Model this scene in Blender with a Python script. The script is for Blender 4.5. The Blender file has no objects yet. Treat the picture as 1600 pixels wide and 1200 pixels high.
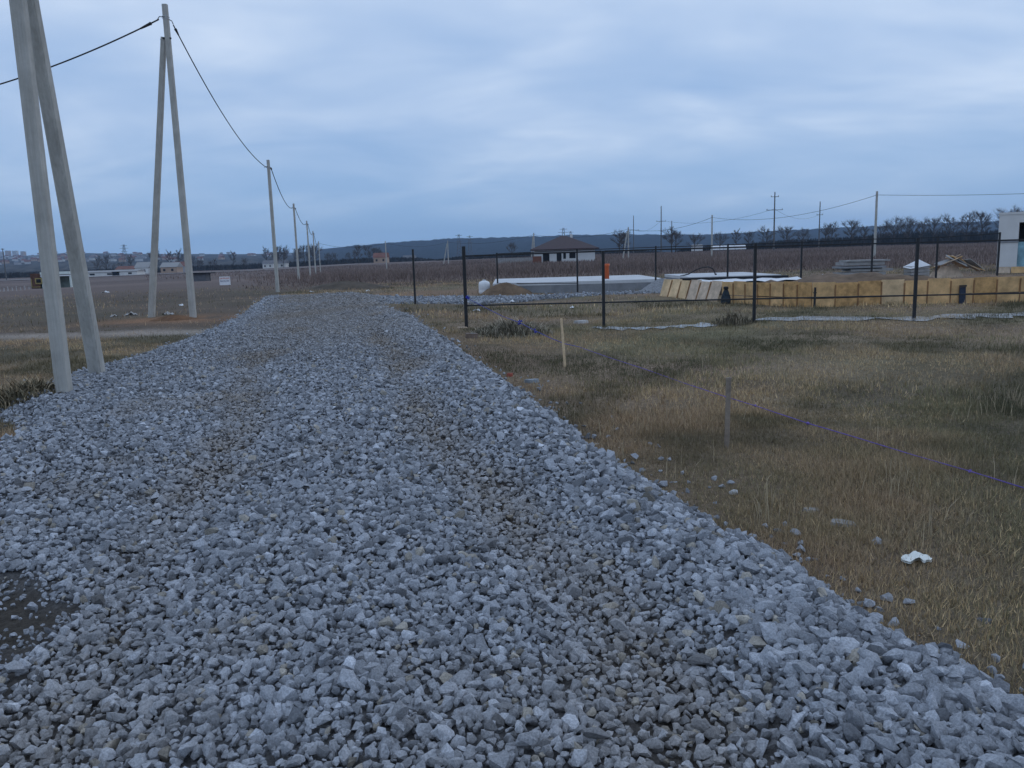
import bpy, bmesh, math, random
import numpy as np
from mathutils import Vector, Matrix, Euler

# ------------------------------------------------------------------ camera, sky, sun, exposure
sc = bpy.context.scene
COL = sc.collection
FOC = 1250.0                      # focal length in pixels of a 1600 x 1200 frame
PITCH = math.atan(200 / FOC)
ROLL = math.radians(1.65)
EYE = 1.6
_f = Vector((0, math.cos(PITCH), -math.sin(PITCH)))
_u0 = Vector((0, math.sin(PITCH), math.cos(PITCH)))
_r0 = Vector((1, 0, 0))
_cr = math.cos(ROLL) * _r0 - math.sin(ROLL) * _u0
_cu = math.cos(ROLL) * _u0 + math.sin(ROLL) * _r0
cam_d = bpy.data.cameras.new('camera')
cam_d.sensor_width = 36.0
cam_d.lens = FOC / 1600 * 36
cam_d.clip_start = 0.05
cam_d.clip_end = 12000
cam = bpy.data.objects.new('camera', cam_d)
COL.objects.link(cam)
m = Matrix.Identity(4)
for i in range(3):
    m[i][0] = _cr[i]; m[i][1] = _cu[i]; m[i][2] = -_f[i]
m.translation = (0, 0, EYE)
cam.matrix_world = m
sc.camera = cam

SUN_EL, SUN_AZ = math.radians(9), math.radians(62)      # low dusk sun behind the cloud, ahead and to the right
world = bpy.data.worlds.new('World')
sc.world = world
world.use_nodes = True
nt = world.node_tree
nt.nodes.clear()
def N(t, **kw):
    n = nt.nodes.new(t)
    for k, v in kw.items():
        setattr(n, k, v)
    return n
def L(a, b):
    nt.links.new(a, b)
out = N('ShaderNodeOutputWorld')
bg = N('ShaderNodeBackground')
bg.inputs['Strength'].default_value = 0.1
sky = N('ShaderNodeTexSky', sky_type='NISHITA')
sky.sun_disc = False
sky.sun_elevation = SUN_EL
sky.sun_rotation = SUN_AZ
sky.altitude = 200
sky.dust_density = 1.0
sky.ozone_density = 3.0
tc = N('ShaderNodeTexCoord')
sep = N('ShaderNodeSeparateXYZ'); L(tc.outputs['Generated'], sep.inputs[0])
zc = N('ShaderNodeMath', operation='MAXIMUM'); zc.inputs[1].default_value = 0.0; L(sep.outputs['Z'], zc.inputs[0])
zb = N('ShaderNodeMath', operation='ADD'); zb.inputs[1].default_value = 0.24; L(zc.outputs[0], zb.inputs[0])
dx = N('ShaderNodeMath', operation='DIVIDE'); L(sep.outputs['X'], dx.inputs[0]); L(zb.outputs[0], dx.inputs[1])
dy = N('ShaderNodeMath', operation='DIVIDE'); L(sep.outputs['Y'], dy.inputs[0]); L(zb.outputs[0], dy.inputs[1])
comb = N('ShaderNodeCombineXYZ'); L(dx.outputs[0], comb.inputs[0]); L(dy.outputs[0], comb.inputs[1])
mp = N('ShaderNodeMapping'); mp.inputs['Location'].default_value = (3.3, 1.7, 0.0)
mp.inputs['Rotation'].default_value = (0, 0, math.radians(12)); mp.inputs['Scale'].default_value = (1.15, 1.7, 1.0)
L(comb.outputs[0], mp.inputs[0])
n1 = N('ShaderNodeTexNoise'); n1.inputs['Scale'].default_value = 1.0; n1.inputs['Detail'].default_value = 4.0
n1.inputs['Roughness'].default_value = 0.5; n1.inputs['Distortion'].default_value = 0.6
L(mp.outputs[0], n1.inputs['Vector'])
cr1 = N('ShaderNodeValToRGB')
cr1.color_ramp.elements[0].position = 0.32; cr1.color_ramp.elements[0].color = (0, 0, 0, 1)
cr1.color_ramp.elements[1].position = 0.72; cr1.color_ramp.elements[1].color = (1, 1, 1, 1)
L(n1.outputs['Fac'], cr1.inputs[0])
# overcast layer: blue grey near the horizon, paler overhead
grad = N('ShaderNodeValToRGB')
e = grad.color_ramp.elements
e[0].position = 0.0; e[0].color = (0.235, 0.395, 0.625, 1)
e[1].position = 0.55; e[1].color = (0.41, 0.53, 0.745, 1)
x_ = e.new(0.16); x_.color = (0.295, 0.435, 0.67, 1)
L(zc.outputs[0], grad.inputs[0])
lite = N('ShaderNodeMixRGB', blend_type='MIX'); lite.inputs[2].default_value = (0.63, 0.725, 0.865, 1)
n2 = N('ShaderNodeTexNoise'); n2.inputs['Scale'].default_value = 1.7; n2.inputs['Detail'].default_value = 3.0
n2.inputs['Roughness'].default_value = 0.5; n2.inputs['Distortion'].default_value = 0.4; L(mp.outputs[0], n2.inputs['Vector'])
n2m = N('ShaderNodeMath', operation='MULTIPLY_ADD'); n2m.inputs[1].default_value = 2.0; n2m.inputs[2].default_value = -0.42; L(n2.outputs['Fac'], n2m.inputs[0])
fac = N('ShaderNodeMath', operation='MULTIPLY', use_clamp=True)
fade = N('ShaderNodeMapRange', interpolation_type='SMOOTHSTEP'); fade.inputs[1].default_value = 0.02; fade.inputs[2].default_value = 0.15
fade.inputs[3].default_value = 0.25; fade.inputs[4].default_value = 1.0; L(zc.outputs[0], fade.inputs[0])
n2f = N('ShaderNodeMath', operation='MULTIPLY'); L(n2m.outputs[0], n2f.inputs[0]); L(fade.outputs[0], n2f.inputs[1])
L(n2f.outputs[0], fac.inputs[1])
L(cr1.outputs[0], fac.inputs[0]); L(fac.outputs[0], lite.inputs[0]); L(grad.outputs[0], lite.inputs[1])
sc10 = N('ShaderNodeMixRGB', blend_type='MULTIPLY'); sc10.inputs[0].default_value = 1.0
sc10.inputs[2].default_value = (12.3, 12.3, 12.3, 1); L(lite.outputs[0], sc10.inputs[1])
mix = N('ShaderNodeMixRGB', blend_type='MIX'); mix.inputs[0].default_value = 0.93
L(sky.outputs[0], mix.inputs[1]); L(sc10.outputs[0], mix.inputs[2])
L(mix.outputs[0], bg.inputs['Color']); L(bg.outputs[0], out.inputs[0])

sun_d = bpy.data.lights.new('sun', 'SUN')
sun_d.energy = 0.35
sun_d.angle = math.radians(40)
sun_d.color = (1.0, 0.95, 0.9)
sun = bpy.data.objects.new('sun', sun_d)
COL.objects.link(sun)
sd = Vector((math.sin(SUN_AZ) * math.cos(SUN_EL), math.cos(SUN_AZ) * math.cos(SUN_EL), math.sin(SUN_EL)))
sun.rotation_euler = sd.to_track_quat('Z', 'Y').to_euler()
sun.location = (20, -20, 40)
sc.view_settings.view_transform = 'Standard'
sc.view_settings.look = 'None'
sc.view_settings.exposure = 0.0
sc.view_settings.gamma = 1.0
sc.view_settings.use_curve_mapping = False
sc.cycles.volume_bounces = 1

# ------------------------------------------------------------------ helpers
rng = np.random.default_rng(11)
random.seed(11)

def ray(px, py):
    a = (px - 800) / FOC; b = (600 - py) / FOC
    return _f + a * _cr + b * _cu

UC = np.array([-.68, -.35, -.16, .07, .45, .68])
DC = np.array([0, 10, 25, 45, 80, 135, 200, 300, 450, 700, 4000], float)
ZC = np.array([[-.12, -.12, -.10, -.15, -.5, -1.6, -2.0, -2.2, -2.6, -5, -8],
               [-.12, -.12, -.10, -.10, -.2, -.7, -1.1, -1.4, -1.6, -4, -8],
               [-.12, -.15, -.12, -.10, -.12, -.6, -1.0, -.6, .1, -2, -8],
               [-.22, -.22, -.20, -.15, -.10, .15, .4, .9, 1.0, -1, -8],
               [-.22, -.22, -.20, -.15, .15, .5, .7, 1.1, 1.2, 0, -8],
               [-.22, -.22, -.20, -.15, .15, .5, .7, 1.1, 1.2, 0, -8]])

def wob(x, y):
    return (0.030 * np.sin(x * 0.9 + 1.3 * np.sin(y * 0.37)) * np.sin(y * 0.71 + 0.5 * np.sin(x * 0.5))
            + 0.018 * np.sin(x * 2.3 + y * 1.1) * np.sin(y * 2.7 - x * 0.6))

def base_z(x, y):
    x = np.asarray(x, float); y = np.asarray(y, float)
    d = np.clip(np.maximum(y, 0), 0, 3999.0)
    u = np.clip(x / np.maximum(np.maximum(y, 0), 10.0), UC[0], UC[-1] - 1e-6)
    i = np.clip(np.searchsorted(UC, u, side='right') - 1, 0, len(UC) - 2)
    j = np.clip(np.searchsorted(DC, d, side='right') - 1, 0, len(DC) - 2)
    s = (u - UC[i]) / (UC[i + 1] - UC[i]); t = (d - DC[j]) / (DC[j + 1] - DC[j])
    s = s * s * (3 - 2 * s)
    z = (ZC[i, j] * (1 - s) + ZC[i + 1, j] * s) * (1 - t) + (ZC[i, j + 1] * (1 - s) + ZC[i + 1, j + 1] * s) * t
    return z

# gravel outlines (metres, camera at the origin looking along +Y)
R_EDGE = [(2.9, -3.0), (2.45, 0.5), (1.98, 2.83), (1.82, 3.27), (1.62, 4.11), (1.27, 5.18), (0.81, 7.18), (0.08, 10.4), (-0.95, 15.1), (-3.0, 24.2), (-4.6, 29.5)]
L_EDGE = [(-12.5, 41.5), (-8.6, 25.2), (-7.5, 18.6), (-7.0, 14.2), (-7.1, 12.6), (-6.75, 11.0), (-6.5, 9.7), (-5.3, 8.6), (-5.2, 7.6), (-4.7, 5.0), (-4.2, 0.0), (-4.0, -3.0)]
MAIN = np.array(R_EDGE + [(-5.2, 33.5), (-6.6, 39.0), (-8.0, 42.0)] + L_EDGE)
BRANCH = np.array([(-6.8, 38.0), (-4.0, 35.4), (0.1, 34.6), (4.0, 35.9), (7.6, 35.9), (7.4, 34.9), (4.2, 34.9), (1.6, 33.3), (0.6, 31.2), (-1.2, 30.3), (-4.4, 31.2), (-6.0, 33.0)])

def sdist(poly, x, y):
    """signed distance to a polygon, positive inside"""
    x = np.asarray(x, float); y = np.asarray(y, float)
    best = np.full(x.shape, 1e9); ins = np.zeros(x.shape, bool)
    n = len(poly)
    for k in range(n):
        ax, ay = poly[k]; bx, by = poly[(k + 1) % n]
        ex, ey = bx - ax, by - ay
        t = np.clip(((x - ax) * ex + (y - ay) * ey) / (ex * ex + ey * ey), 0, 1)
        best = np.minimum(best, np.hypot(x - ax - t * ex, y - ay - t * ey))
        c = ((ay > y) != (by > y))
        with np.errstate(divide='ignore', invalid='ignore'):
            ins ^= c & (x < (bx - ax) * (y - ay) / (by - ay if by != ay else 1e-9) + ax)
    return np.where(ins, best, -best)

def sst(a, b, v):
    t = np.clip((v - a) / (b - a), 0, 1)
    return t * t * (3 - 2 * t)

def nz(x, y, s=1.0, k=0):
    """cheap smooth noise about 0..1"""
    x = x * s + 17.3 * k; y = y * s - 9.1 * k
    v = (np.sin(x * 1.0 + 1.7 * np.sin(y * 0.63 + k)) + np.sin(y * 1.21 + 1.5 * np.sin(x * 0.81 - k))
         + 0.6 * np.sin(2.3 * x - 1.9 * y + k) + 0.4 * np.sin(4.7 * x + 3.9 * y) * np.sin(3.1 * y - 2.2 * x))
    return np.clip(0.5 + v / 5.0, 0, 1)

def track_c(y):                   # centre line of the road
    return np.interp(y, [-3, 2.5, 5, 8, 12, 18, 25, 41], [-0.55, -0.8, -1.35, -2.1, -3.1, -4.2, -5.7, -9.6])

def pile(x, y):
    """height of the crushed stone above the ground, and its inside distance"""
    ed = 0.13 * (nz(x, y, 2.1, 3) - 0.5) + 0.08 * (nz(x, y, 6.0, 4) - .5)
    dm = sdist(MAIN, x, y) + ed
    db = sdist(BRANCH, x, y) + ed
    hm = (0.10 + 0.11 * sst(-1.6, 1.6, x - track_c(y))) * sst(-0.05, 0.42, dm) + 0.05 * sst(0.1, 0.5, dm) * (1 - sst(0.5, 1.3, dm))
    s = x - track_c(y)
    rut = np.exp(-((s - 1.30 - .12 * np.sin(y * .6)) / .36) ** 2) + np.exp(-((s + 0.80 + .1 * np.sin(y * .5 + 1)) / .38) ** 2)
    hm -= 0.035 * rut * sst(0.2, 0.8, dm)
    hm += 0.03 * (nz(x, y, 1.3, 7) - .5) * sst(0, 0.5, dm)
    hm = hm * (1 - 0.72 * sst(11, 34, y))
    hb = 0.07 * sst(-0.05, 0.5, db)
    # bare wet hollow on the near left
    q = ((x + 2.80) / 0.72) ** 2 + ((y - 3.62 + .25 * (x + 2.8)) / 0.66) ** 2
    hole = 1 - sst(0.35, 1.35, q + 1.1 * (nz(x, y, 6, 2) - .5))
    hm = hm * (1 - 0.55 * hole)
    return np.where(dm > db, hm, hb), np.maximum(dm, db), rut * (dm > 0), hole

def gz(x, y):
    """ground surface, stone included"""
    x = np.asarray(x, float); y = np.asarray(y, float)
    p, d, _, _ = pile(x, y)
    w = np.clip(1 - np.hypot(x, y) / 120, 0, 1)
    return base_z(x, y) + wob(x, y) * w * np.where(d > 0, 0.4, 1.0) + np.where(d > -0.06, p, 0)

def zat(x, y):
    return float(gz(np.array([x]), np.array([y]))[0])

def G(px, py):
    """where the line of sight of a photo point meets the ground"""
    r = ray(px, py); z = -0.15
    for _ in range(12):
        t = (z - EYE) / r.z
        x, y = r.x * t, r.y * t
        z = 0.5 * z + 0.5 * zat(x, y)
    return Vector((x, y, zat(x, y)))

def AT(px, py, d):
    """the point at forward distance d on that line of sight"""
    r = ray(px, py); t = d / r.y
    return Vector((r.x * t, d, EYE + r.z * t))

def HZ(px):
    return 400 - 0.0288 * (px - 800)

def FLOOR(px, d):
    p = AT(px, HZ(px), d); p.z = zat(p.x, p.y); return p

def npsub(vals):
    return np.array(vals, float)

# ---- materials
MATS = {}
def mat(name, col, rough=0.85, var=0.25, scale=8.0, bump=0.0, metal=0.0, col2=None, detail=6.0, spec=0.3, bscale=None):
    if name in MATS:
        return MATS[name]
    M = bpy.data.materials.new(name); M.use_nodes = True
    t = M.node_tree; b = t.nodes['Principled BSDF']
    b.inputs['Roughness'].default_value = rough; b.inputs['Metallic'].default_value = metal
    b.inputs['Specular IOR Level'].default_value = spec
    co = t.nodes.new('ShaderNodeTexCoord')
    nn = t.nodes.new('ShaderNodeTexNoise'); nn.inputs['Scale'].default_value = scale; nn.inputs['Detail'].default_value = detail
    nn.inputs['Roughness'].default_value = 0.65
    t.links.new(co.outputs['Object'], nn.inputs['Vector'])
    rp = t.nodes.new('ShaderNodeValToRGB')
    c2 = col2 if col2 else tuple(c * (1 - var) for c in col)
    c1 = col if col2 else tuple(min(1, c * (1 + var)) for c in col)
    rp.color_ramp.elements[0].position = 0.3; rp.color_ramp.elements[0].color = (*c2, 1)
    rp.color_ramp.elements[1].position = 0.7; rp.color_ramp.elements[1].color = (*c1, 1)
    t.links.new(nn.outputs['Fac'], rp.inputs[0]); t.links.new(rp.outputs[0], b.inputs['Base Color'])
    if bump:
        bn = t.nodes.new('ShaderNodeBump'); bn.inputs['Strength'].default_value = bump; bn.inputs['Distance'].default_value = 0.02
        n2 = t.nodes.new('ShaderNodeTexNoise'); n2.inputs['Scale'].default_value = bscale or scale * 6; n2.inputs['Detail'].default_value = 5
        t.links.new(co.outputs['Object'], n2.inputs['Vector'])
        t.links.new(n2.outputs['Fac'], bn.inputs['Height']); t.links.new(bn.outputs[0], b.inputs['Normal'])
    MATS[name] = M
    return M

def attr_mat(name, rough=0.9, scale=60.0, var=0.3, bump=0.3, source='attr', spec=0.25, dist=0.004):
    """colour from the mesh's own colour attribute (or the object's colour), with grain"""
    M = bpy.data.materials.new(name); M.use_nodes = True
    t = M.node_tree; b = t.nodes['Principled BSDF']
    b.inputs['Roughness'].default_value = rough; b.inputs['Specular IOR Level'].default_value = spec
    if source == 'attr':
        a = t.nodes.new('ShaderNodeAttribute'); a.attribute_name = 'tint'; src = a.outputs['Color']
    else:
        a = t.nodes.new('ShaderNodeObjectInfo'); src = a.outputs['Color']
    geo = t.nodes.new('ShaderNodeNewGeometry')
    nn = t.nodes.new('ShaderNodeTexNoise'); nn.inputs['Scale'].default_value = scale; nn.inputs['Detail'].default_value = 6
    nn.inputs['Roughness'].default_value = 0.7
    t.links.new(geo.outputs['Position'], nn.inputs['Vector'])
    rp = t.nodes.new('ShaderNodeValToRGB')
    rp.color_ramp.elements[0].position = 0.3; rp.color_ramp.elements[0].color = (1 - var,) * 3 + (1,)
    rp.color_ramp.elements[1].position = 0.7; rp.color_ramp.elements[1].color = (1 + var,) * 3 + (1,)
    t.links.new(nn.outputs['Fac'], rp.inputs[0])
    mx = t.nodes.new('ShaderNodeMixRGB'); mx.blend_type = 'MULTIPLY'; mx.inputs[0].default_value = 1
    t.links.new(src, mx.inputs[1]); t.links.new(rp.outputs[0], mx.inputs[2]); t.links.new(mx.outputs[0], b.inputs['Base Color'])
    if bump:
        bn = t.nodes.new('ShaderNodeBump'); bn.inputs['Strength'].default_value = bump; bn.inputs['Distance'].default_value = dist
        t.links.new(nn.outputs['Fac'], bn.inputs['Height']); t.links.new(bn.outputs[0], b.inputs['Normal'])
    MATS[name] = M
    return M

# ---- mesh building
class MB:
    def __init__(s):
        s.v = []; s.f = []
    def add(s, vs, fs):
        o = len(s.v); s.v += [tuple(p) for p in vs]; s.f += [tuple(i + o for i in q) for q in fs]; return s
    def box(s, c, size, rot=None, taper=1.0):
        hx, hy, hz = size[0] / 2, size[1] / 2, size[2] / 2
        vs = [Vector((sx * hx * (taper if sz > 0 else 1), sy * hy * (taper if sz > 0 else 1), sz * hz)) for sz in (-1, 1) for sy in (-1, 1) for sx in (-1, 1)]
        R = rot.to_matrix() if rot else Matrix.Identity(3)
        return s.add([R @ v + Vector(c) for v in vs], [(0, 2, 3, 1), (4, 5, 7, 6), (0, 1, 5, 4), (2, 6, 7, 3), (0, 4, 6, 2), (1, 3, 7, 5)])
    def beam(s, p0, p1, w0, w1=None, side=(1, 0, 0), ch=0.15):
        """square beam with chamfered corners; w = (width, depth)"""
        p0 = Vector(p0); p1 = Vector(p1); w1 = w1 or w0
        ax = (p1 - p0).normalized(); sx = Vector(side); sx = (sx - ax * sx.dot(ax)).normalized(); sy = ax.cross(sx)
        o = []
        for p, w in ((p0, w0), (p1, w1)):
            a, b = w[0] / 2, w[1] / 2; k = ch * min(w)
            for (i, j) in ((a - k, b), (-a + k, b), (-a, b - k), (-a, -b + k), (-a + k, -b), (a - k, -b), (a, -b + k), (a, b - k)):
                o.append(p + sx * i + sy * j)
        f = [(i, (i + 1) % 8, 8 + (i + 1) % 8, 8 + i) for i in range(8)] + [tuple(range(7, -1, -1)), tuple(range(8, 16))]
        return s.add(o, f)
    def tube(s, pts, r, n=6, r1=None, cap=True):
        pts = [Vector(p) for p in pts]; o = []; k = len(pts)
        for i, p in enumerate(pts):
            t = (pts[min(i + 1, k - 1)] - pts[max(i - 1, 0)]).normalized()
            a = t.cross(Vector((0, 0, 1)));
            a = a.normalized() if a.length > 1e-3 else Vector((1, 0, 0))
            b = t.cross(a)
            rr = r if r1 is None else r + (r1 - r) * i / (k - 1)
            o += [p + (a * math.cos(q) + b * math.sin(q)) * rr for q in (2 * math.pi * j / n for j in range(n))]
        f = [(i * n + j, i * n + (j + 1) % n, (i + 1) * n + (j + 1) % n, (i + 1) * n + j) for i in range(k - 1) for j in range(n)]
        if cap:
            f += [tuple(range(n - 1, -1, -1)), tuple(range((k - 1) * n, k * n))]
        return s.add(o, f)
    def mesh(s, name):
        me = bpy.data.meshes.new(name); me.from_pydata(s.v, [], s.f); me.update()
        bm = bmesh.new(); bm.from_mesh(me); bmesh.ops.recalc_face_normals(bm, faces=bm.faces); bm.to_mesh(me); bm.free()
        return me
    def obj(s, name, material, parent=None, smooth=False, loc=None):
        me = s.mesh(name); me.materials.append(material)
        if smooth:
            me.polygons.foreach_set('use_smooth', [True] * len(me.polygons))
        return link(name, me, parent, loc)

def link(name, me, parent=None, loc=None):
    o = bpy.data.objects.new(name, me); COL.objects.link(o)
    if parent:
        o.parent = parent
    if loc:
        o.location = loc
    return o

def tag(o, label=None, cat=None, group=None, kind=None):
    if label: o['label'] = label
    if cat: o['category'] = cat
    if group: o['group'] = group
    if kind: o['kind'] = kind
    return o

def thing(name, loc, label, cat, group=None, rz=0.0):
    o = bpy.data.objects.new(name, None); COL.objects.link(o)
    o.empty_display_size = 0.2
    o.location = loc; o.rotation_euler = (0, 0, rz)
    return tag(o, label, cat, group)

def copy_tree(o, parent=None):
    c = o.copy(); COL.objects.link(c); c.parent = parent
    for ch in o.children:
        copy_tree(ch, c)
    return c

def tri_mesh(name, V, T, tint=None, material=None, smooth=False):
    """big triangle mesh from numpy arrays"""
    me = bpy.data.meshes.new(name)
    V = np.ascontiguousarray(V, np.float32); T = np.ascontiguousarray(T, np.int32)
    me.vertices.add(len(V)); me.vertices.foreach_set('co', V.ravel())
    me.loops.add(T.size); me.loops.foreach_set('vertex_index', T.ravel())
    k = T.shape[1]
    me.polygons.add(len(T))
    me.polygons.foreach_set('loop_start', np.arange(0, T.size, k, dtype=np.int32))
    me.polygons.foreach_set('loop_total', np.full(len(T), k, np.int32))
    me.polygons.foreach_set('use_smooth', np.full(len(T), bool(smooth)))
    me.update(calc_edges=True)
    if tint is not None:
        a = me.attributes.new('tint', 'FLOAT_COLOR', 'POINT')
        c = np.ones((len(V), 4), np.float32); c[:, :3] = tint
        a.data.foreach_set('color', c.ravel())
    if material:
        me.materials.append(material)
    return me

# ------------------------------------------------------------------ ground
def ground_tint(x, y):
    d = np.hypot(x, y)
    brown = np.array((0.105, 0.078, 0.056)); olive = np.array((0.066, 0.062, 0.036)); dark = np.array((0.040, 0.034, 0.027))
    tan = np.array((0.185, 0.145, 0.100)); clay = np.array((0.150, 0.082, 0.044)); field = np.array((0.098, 0.077, 0.068)); pale = np.array((0.20, 0.175, 0.15))
    a = nz(x, y, 0.55, 1)[:, None]; b = nz(x, y, 1.7, 5)[:, None]; c = nz(x, y, 0.21, 9)[:, None]
    col = brown * (1 - a) + olive * a
    col = col * (0.7 + 0.6 * b)
    g = sst(0.45, 0.75, c[:, 0])[:, None]
    col = col * (1 - 0.45 * g) + dark * 0.45 * g
    # dry strip next to the stone, right side
    pm = sdist(MAIN, x, y)
    st = ((x > track_c(y)) * np.exp(-(np.maximum(-pm, 0) / 1.6) ** 2))[:, None] * (sst(3.5, 7, y) * (1 - sst(22, 30, y)))[:, None]
    col = col * (1 - .6 * st) + np.array((0.085, 0.062, 0.043)) * .6 * st
    # ploughed dark ground on the left, beyond the pale cart track
    lf = ((x < track_c(y) - 3) * sst(18, 24, y) * (1 - sst(120, 180, y)))[:, None]
    col = col * (1 - .65 * lf) + np.array((0.045, 0.037, 0.031)) * .65 * lf
    # pale worn track running left from the road
    tx = np.interp(x, [-40, -20, -12, -8], [23.0, 21.3, 20.6, 20.9])
    tr = np.exp(-((y - tx - 0.25 * np.sin(x)) / 0.85) ** 2) * (x < -5.5) * (0.6 + 0.4 * nz(x, y, 2.2, 6))
    col = col * (1 - .75 * tr[:, None]) + pale * .75 * tr[:, None]
    # turned clay at the foot of the second A-frame pole
    q = np.exp(-(((x + 10.6) / 2.6) ** 2 + ((y - 25.6) / 1.7) ** 2)) * sst(.2, .6, nz(x, y, 1.4, 8) + .15)
    col = col * (1 - .9 * q[:, None]) + clay * .9 * q[:, None]
    # bare soil in front of the building plot
    q = np.exp(-(((y - 40) / 9) ** 2)) * (x > -8) * (x < 34) * sst(.3, .6, nz(x, y, .5, 2))
    col = col * (1 - .7 * q[:, None]) + np.array((0.115, 0.074, 0.050)) * .7 * q[:, None]
    ff = sst(45, 80, d)[:, None]
    far = field * (0.62 + 0.3 * nz(x * 0.3, y, 0.07, 3)[:, None])
    col = col * (1 - ff) + far * ff
    return col * np.array((2.1, 2.05, 2.05))

def make_ground():
    front = np.radians(np.arange(-52, 52.01, 0.45)); back = np.radians(np.arange(56, 304.1, 6))
    ang = np.concatenate([front, back])
    rad = np.concatenate([[0.05], np.geomspace(0.6, 4000, 330)])
    A, Rr = np.meshgrid(ang, rad)
    X = (np.sin(A) * Rr).ravel(); Y = (np.cos(A) * Rr).ravel()
    w = np.clip(1 - np.hypot(X, Y) / 120, 0, 1)
    p, d, _, _ = pile(X, Y)
    Z = base_z(X, Y) + wob(X, Y) * w - 0.25 * sst(0.1, 0.4, d)
    na, nr = len(ang), len(rad)
    I = (np.arange(nr - 1)[:, None] * na + np.arange(na)[None, :]); J = (np.arange(nr - 1)[:, None] * na + (np.arange(na)[None, :] + 1) % na)
    Q = np.stack([I, J, J + na, I + na], -1).reshape(-1, 4)
    M = attr_mat('soil', rough=0.95, scale=16.0, var=0.5, bump=0.8, spec=0.1, dist=0.03)
    me = tri_mesh('ground', np.stack([X, Y, Z], 1), Q, ground_tint(X, Y), M, smooth=True)
    tag(link('ground', me), kind='structure')
make_ground()

# ------------------------------------------------------------------ gravel road
def make_road():
    xs = np.arange(-13.5, 9.0, 0.09); ys = np.concatenate([np.arange(-3.2, 14, 0.09), np.arange(14, 43, 0.16)])
    X, Y = np.meshgrid(xs, ys); sh = X.shape
    X = X.ravel(); Y = Y.ravel()
    p, d, rut, hole = pile(X, Y)
    Z = base_z(X, Y) + wob(X, Y) * 0.4 * np.clip(1 - np.hypot(X, Y) / 120, 0, 1) + p - 0.018 - 0.2 * (1 - sst(-0.30, 0.0, d))
    soil = np.array((0.085, 0.070, 0.056)); grey = np.array((0.15, 0.15, 0.155)); wet = np.array((0.070, 0.061, 0.051))
    f = np.clip(0.75 * rut + 0.5 * (nz(X, Y, 2.5, 3) - .35), 0, 1)[:, None]
    C = grey * (1 - f) + soil * f
    C = C * (1 - hole[:, None]) + wet * hole[:, None]
    idx = np.arange(len(X)).reshape(sh)
    Q = np.stack([idx[:-1, :-1], idx[:-1, 1:], idx[1:, 1:], idx[1:, :-1]], -1).reshape(-1, 4)
    keep = (d[Q] > -0.30).any(1)
    Q = Q[keep]
    used = np.unique(Q); remap = np.zeros(len(X), int); remap[used] = np.arange(len(used))
    M = attr_mat('road_base', rough=0.95, scale=45.0, var=0.5, bump=0.9, spec=0.15, dist=0.02)
    me = tri_mesh('gravel_road', np.stack([X, Y, Z], 1)[used], remap[Q], C[used], M, smooth=True)
    return tag(link('gravel_road', me), kind='structure')
road = make_road()

def hull(npts, seed, flat=(1, .78, .6)):
    r = np.random.default_rng(seed)
    P = r.normal(size=(npts, 3)); P /= np.linalg.norm(P, axis=1)[:, None]
    P *= (0.82 + 0.36 * r.random((npts, 1))); P *= np.array(flat) * 0.5
    bm = bmesh.new()
    for q in P:
        bm.verts.new(q)
    res = bmesh.ops.convex_hull(bm, input=bm.verts)
    junk = list({g for g in res['geom_interior'] + res['geom_unused'] if isinstance(g, bmesh.types.BMVert)})
    bmesh.ops.delete(bm, geom=junk, context='VERTS')
    bmesh.ops.triangulate(bm, faces=bm.faces)
    bmesh.ops.recalc_face_normals(bm, faces=bm.faces)
    bm.verts.ensure_lookup_table(); bm.verts.index_update()
    V = np.array([v.co[:] for v in bm.verts]); T = np.array([[v.index for v in f.verts] for f in bm.faces])
    bm.free()
    return V, T

def rots(n, r, tilt=0.5):
    a = r.random(n) * 2 * math.pi; b = r.normal(size=n) * tilt; c = r.normal(size=n) * tilt
    ca, sa, cb, sb, cc, s_c = np.cos(a), np.sin(a), np.cos(b), np.sin(b), np.cos(c), np.sin(c)
    Rz = np.zeros((n, 3, 3)); Rz[:, 0, 0] = ca; Rz[:, 0, 1] = -sa; Rz[:, 1, 0] = sa; Rz[:, 1, 1] = ca; Rz[:, 2, 2] = 1
    Rx = np.zeros((n, 3, 3)); Rx[:, 0, 0] = 1; Rx[:, 1, 1] = cb; Rx[:, 1, 2] = -sb; Rx[:, 2, 1] = sb; Rx[:, 2, 2] = cb
    Ry = np.zeros((n, 3, 3)); Ry[:, 1, 1] = 1; Ry[:, 0, 0] = cc; Ry[:, 0, 2] = s_c; Ry[:, 2, 0] = -s_c; Ry[:, 2, 2] = cc
    return Rz @ Rx @ Ry

def stone_tint(X, Y, r):
    n = len(X)
    _, d, rut, hole = pile(X, Y)
    v = np.clip(r.normal(0.305, 0.078, n), 0.11, 0.60)
    C = v[:, None] * np.array((0.955, 1.0, 1.085))
    warm = r.random(n) < 0.04
    C[warm] = v[warm][:, None] * np.array((1.05, 0.97, 0.84))
    pale = r.random(n) < 0.02
    C[pale] *= 1.35
    s = X - track_c(Y)
    dirt = np.clip(1.0 * rut * (0.30 + .9 * nz(X * 1.6, Y * .55, 1.6, 11)) + 0.6 * sst(0.62, 0.85, nz(X, Y, 1.1, 12)) * (np.abs(s) < 2.2) - 0.25, 0, 1) * (0.55 + 0.45 * sst(2, 6, Y)) 
    dirt *= (0.5 + 0.5 * r.random(n))
    dirt = np.maximum(dirt, 0.85 * sst(9, 26, Y) * (0.3 + 0.7 * nz(X, Y * .5, .9, 4)) * (1 - sst(1.6, 2.9, np.abs(s - .2))))
    soil = np.array((0.27, 0.218, 0.16))
    C = C * (1 - 0.75 * dirt[:, None]) + soil * 0.75 * dirt[:, None]
    return C, dirt, hole

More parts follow.
